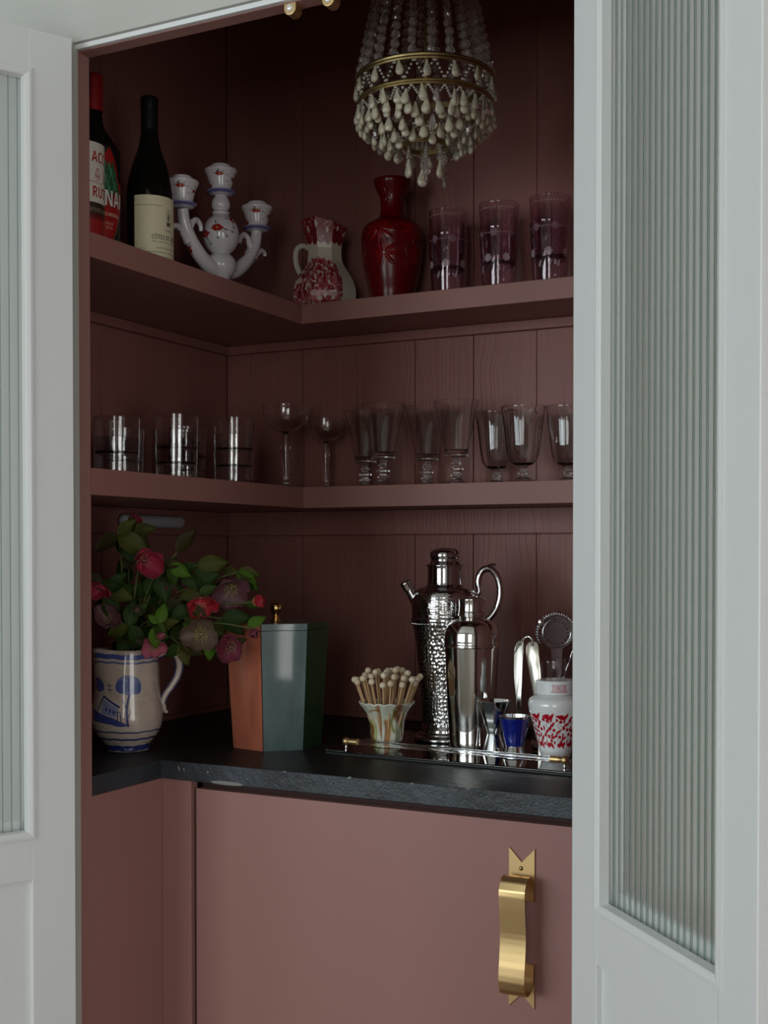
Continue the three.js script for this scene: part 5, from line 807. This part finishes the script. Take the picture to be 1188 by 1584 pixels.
// ---------------------------------------------------------------- chandelier
{
  const cx = -0.8675, cz = -1.850, t = thing('chandelier', 'small antique brass chandelier hung with glass beads and frosted crystal drops', 'chandelier', [cx, -0.0456, cz]); t.scale.setScalar(1.035);
  const frost = std({ color: lin(0.60, 0.54, 0.40), roughness: 0.45, transmission: 0.35, thickness: 0, ior: 1.5 });
  const drop = std({ color: lin(0.80, 0.74, 0.58), roughness: 0.22, transmission: 0.6, thickness: 0.01, ior: 1.5 });
  const clear = std({ color: lin(0.74, 0.66, 0.64), roughness: 0.04, transmission: 0.86, thickness: 0.01, ior: 1.52 });
  const hoop = (r, y, h, w) => lathe(poly([[r - w, y - h / 2], [r, y - h / 2], [r + 0.0012, y - h / 4], [r + 0.0002, y], [r + 0.0012, y + h / 4], [r, y + h / 2], [r - w, y + h / 2], [r - w, y - h / 2]]), 96);
  part(t, 'hoop', creased(hoop(0.1085, 2.0010, 0.0095, 0.003), 0.5), M.brassOld); part(t, 'hoop', creased(hoop(0.1065, 1.9640, 0.0080, 0.003), 0.5), M.brassOld); part(t, 'hoop', creased(hoop(0.0345, 1.9010, 0.0070, 0.003), 0.5), M.brassOld);
  const crown = 2.335, topR = 0.034; part(t, 'hoop', creased(hoop(topR, crown, 0.010, 0.003), 0.5), M.brassOld);
  part(t, 'rod', cyl(0.004, 0.004, 0.07, 16).translate(0, 2.367, 0), M.brassOld); part(t, 'ceiling_rose', lathe(spline([[0.0001, 2.392], [0.012, 2.393], [0.030, 2.401], [0.042, 2.410]], 16), 40), M.brassOld);
  for (let i = 0; i < 4; i++) { const a = i * Math.PI / 2 + 0.45, s = Math.sin(a), c = Math.cos(a); part(t, 'frame_rod', tube([[0.105 * s, 2.001, 0.105 * c], [0.085 * s, 2.09, 0.085 * c], [0.055 * s, 2.21, 0.055 * c], [topR * s, crown, topR * c], [0.004 * s, 2.345, 0.004 * c]], 0.0016, 30, 8), M.brassOld); part(t, 'frame_rod', along(cyl(0.0014, 0.0014, 0.037, 8), V(0.1075 * s, 2.0, 0.1075 * c), V(0.1055 * s, 1.964, 0.1055 * c)), M.brassOld); part(t, 'frame_rod', tube([[0.104 * s, 1.964, 0.104 * c], [0.078 * s, 1.925, 0.078 * c], [0.034 * s, 1.902, 0.034 * c]], 0.0014, 16, 8), M.brassOld); }
  // bead strands of the basket, graded from the hoop to the crown
  const beadGeo = creased(new THREE.IcosahedronGeometry(1, 1), 0.1), pinGeo = cyl(1, 1, 1, 6);
  const curve = new THREE.CatmullRomCurve3([V(0.1035, 2.008, 0), V(0.094, 2.055, 0), V(0.079, 2.125, 0), V(0.062, 2.20, 0), V(0.045, 2.275, 0), V(topR, crown - 0.004, 0)], false, 'centripetal');
  const upper = [];
  for (let k = 0; k < 22; k++) {
    const a = k / 22 * Math.PI * 2 + 0.1, st = new THREE.Group(); st.name = 'bead_strand'; t.add(st); st.rotation.y = a;
    let q = 0.012; const len = curve.getLength();
    while (q < 0.52) { const r = 0.0077 * (1 - 0.42 * q) * rr(0.93, 1.04), p = curve.getPointAt(q); const b = part(st, 'bead', beadGeo, clear); b.position.set(p.x, p.y, rr(-0.001, 0.001)); b.scale.set(r, r * 0.94, r); b.rotation.set(rr(0, 3), rr(0, 3), 0); q += (r * 2.02) / len; }
    while (q < 0.96) { const r = 0.0077 * (1 - 0.42 * q), p = curve.getPointAt(q); upper.push(new THREE.IcosahedronGeometry(r, 1).translate(p.x, p.y, 0).rotateY(a)); q += (r * 2.02) / len; }
    part(st, 'wire', new THREE.TubeGeometry(curve, 24, 0.0004, 5), M.brassOld);
  }
  part(t, 'upper_beads', merge(upper), clear).userData.kind = 'stuff';
  // teardrop crystals
  const tear = lathe(spline([[0.0001, 0], [0.0016, -0.001], [0.0022, -0.004], [0.0042, -0.009], [0.0062, -0.0145], [0.0066, -0.0175], [0.0052, -0.0212], [0.0025, -0.0232], [0.0001, -0.0236]], 26), 14).scale(1, 1, 0.62);
  const facetTear = creased(new THREE.LatheGeometry(poly([[0.0001, 0], [0.0018, -0.002], [0.0048, -0.010], [0.0066, -0.0165], [0.0045, -0.0215], [0.0001, -0.0245]]), 8).scale(1, 1, 0.7), 0.1);
  const link = new THREE.TorusGeometry(0.0016, 0.00035, 6, 12);
  const hang = (r, y, a, s, mat, geo = tear) => { const m = part(t, 'crystal_drop', geo, mat), X = r * Math.sin(a), Z = r * Math.cos(a); m.position.set(X, y, Z); m.rotation.set(rr(-0.12, 0.12), a + rr(-0.5, 0.5), rr(-0.14, 0.14)); m.scale.setScalar(s); };
  for (let i = 0; i < 16; i++) hang(0.1095, 1.995 + rr(-0.002, 0.002), i / 16 * Math.PI * 2 + 0.07, rr(0.92, 1.08), i % 3 ? drop : frost);
  for (const [r, y, n, o, mats] of [[0.108, 1.9565, 30, 0, [drop, frost, drop, clear]], [0.1015, 1.944, 30, 0.12, [frost, drop]], [0.094, 1.9385, 27, 0.05, [drop, frost]], [0.083, 1.925, 23, 0.2, [frost, drop, clear]], [0.070, 1.9165, 18, 0.1, [drop, frost]], [0.057, 1.909, 13, 0.3, [frost, drop]]])
    for (let i = 0; i < n; i++) hang(r + rr(-0.002, 0.002), y + rr(-0.004, 0.004), (i + o) / n * Math.PI * 2 + rr(-0.05, 0.05), rr(0.9, 1.1), mats[i % mats.length], mats[i % mats.length] === clear ? facetTear : tear);
  // small zigzag chains of seed glass between and below the hoops
  const zig = (r0, y0, r1, y1, n) => { const pts = []; for (let i = 0; i < n; i++) for (const [f, r, y] of [[0, r0, y0], [0.5, r1, y1]]) { const a = (i + f) / n * Math.PI * 2; pts.push([r * Math.sin(a), y, r * Math.cos(a)]); } const l = []; for (let i = 0; i < pts.length; i++) { const A = V(...pts[i]), B = V(...pts[(i + 1) % pts.length]); for (let k = 0; k < 5; k++) { const P = A.clone().lerp(B, (k + 0.5) / 5); l.push(new THREE.IcosahedronGeometry(0.0022, 0).translate(P.x, P.y, P.z)); } } return merge(l); };
  const seed = std({ color: lin(0.60, 0.56, 0.48), roughness: 0.15, transmission: 0.4, thickness: 0 });
  part(t, 'bead_lattice', zig(0.108, 1.997, 0.107, 1.968, 22), seed); part(t, 'bead_lattice', zig(0.107, 1.968, 0.108, 1.997, 22).rotateY(Math.PI / 22), seed); part(t, 'bead_lattice', zig(0.105, 1.960, 0.098, 1.944, 26), seed); part(t, 'bead_lattice', zig(0.036, 1.9035, 0.070, 1.916, 18), seed);
  // pendants below the small hoop
  for (const [a, r, l, m] of [[0.435 - 1.1, 0.029, 0.020, 0], [0.435 + 0.05, 0.026, 0.024, 1], [0.435 + 1.0, 0.028, 0.022, 0], [0.435 + 1.55, 0.030, 0.027, 1], [0.435 + 3.3, 0.028, 0.022, 0]]) {
    const p = new THREE.Group(); p.name = 'pendant'; t.add(p); p.position.set(r * Math.sin(a), 1.898, r * Math.cos(a));
    const n = 5; for (let k = 0; k < n; k++) { const b = part(p, 'seed_bead', beadGeo, clear); b.scale.setScalar(0.0020 + 0.0005 * k); b.position.y = -l * (k + 0.5) / n; }
    const d = part(p, 'pendant_drop', m ? facetTear : tear, m ? clear : drop); d.position.y = -l; d.scale.setScalar(m ? 1.15 : 1.30); d.rotation.y = a;
    if (m) { const e = part(p, 'pendant_drop', facetTear, clear); e.position.y = -l - 0.022; e.scale.setScalar(0.6); }
  }
}
// ---------------------------------------------------------------- shadows, render
scene.traverse((o) => { if (o.isMesh) { o.castShadow = true; o.receiveShadow = true; } });
renderer.render(scene, camera);
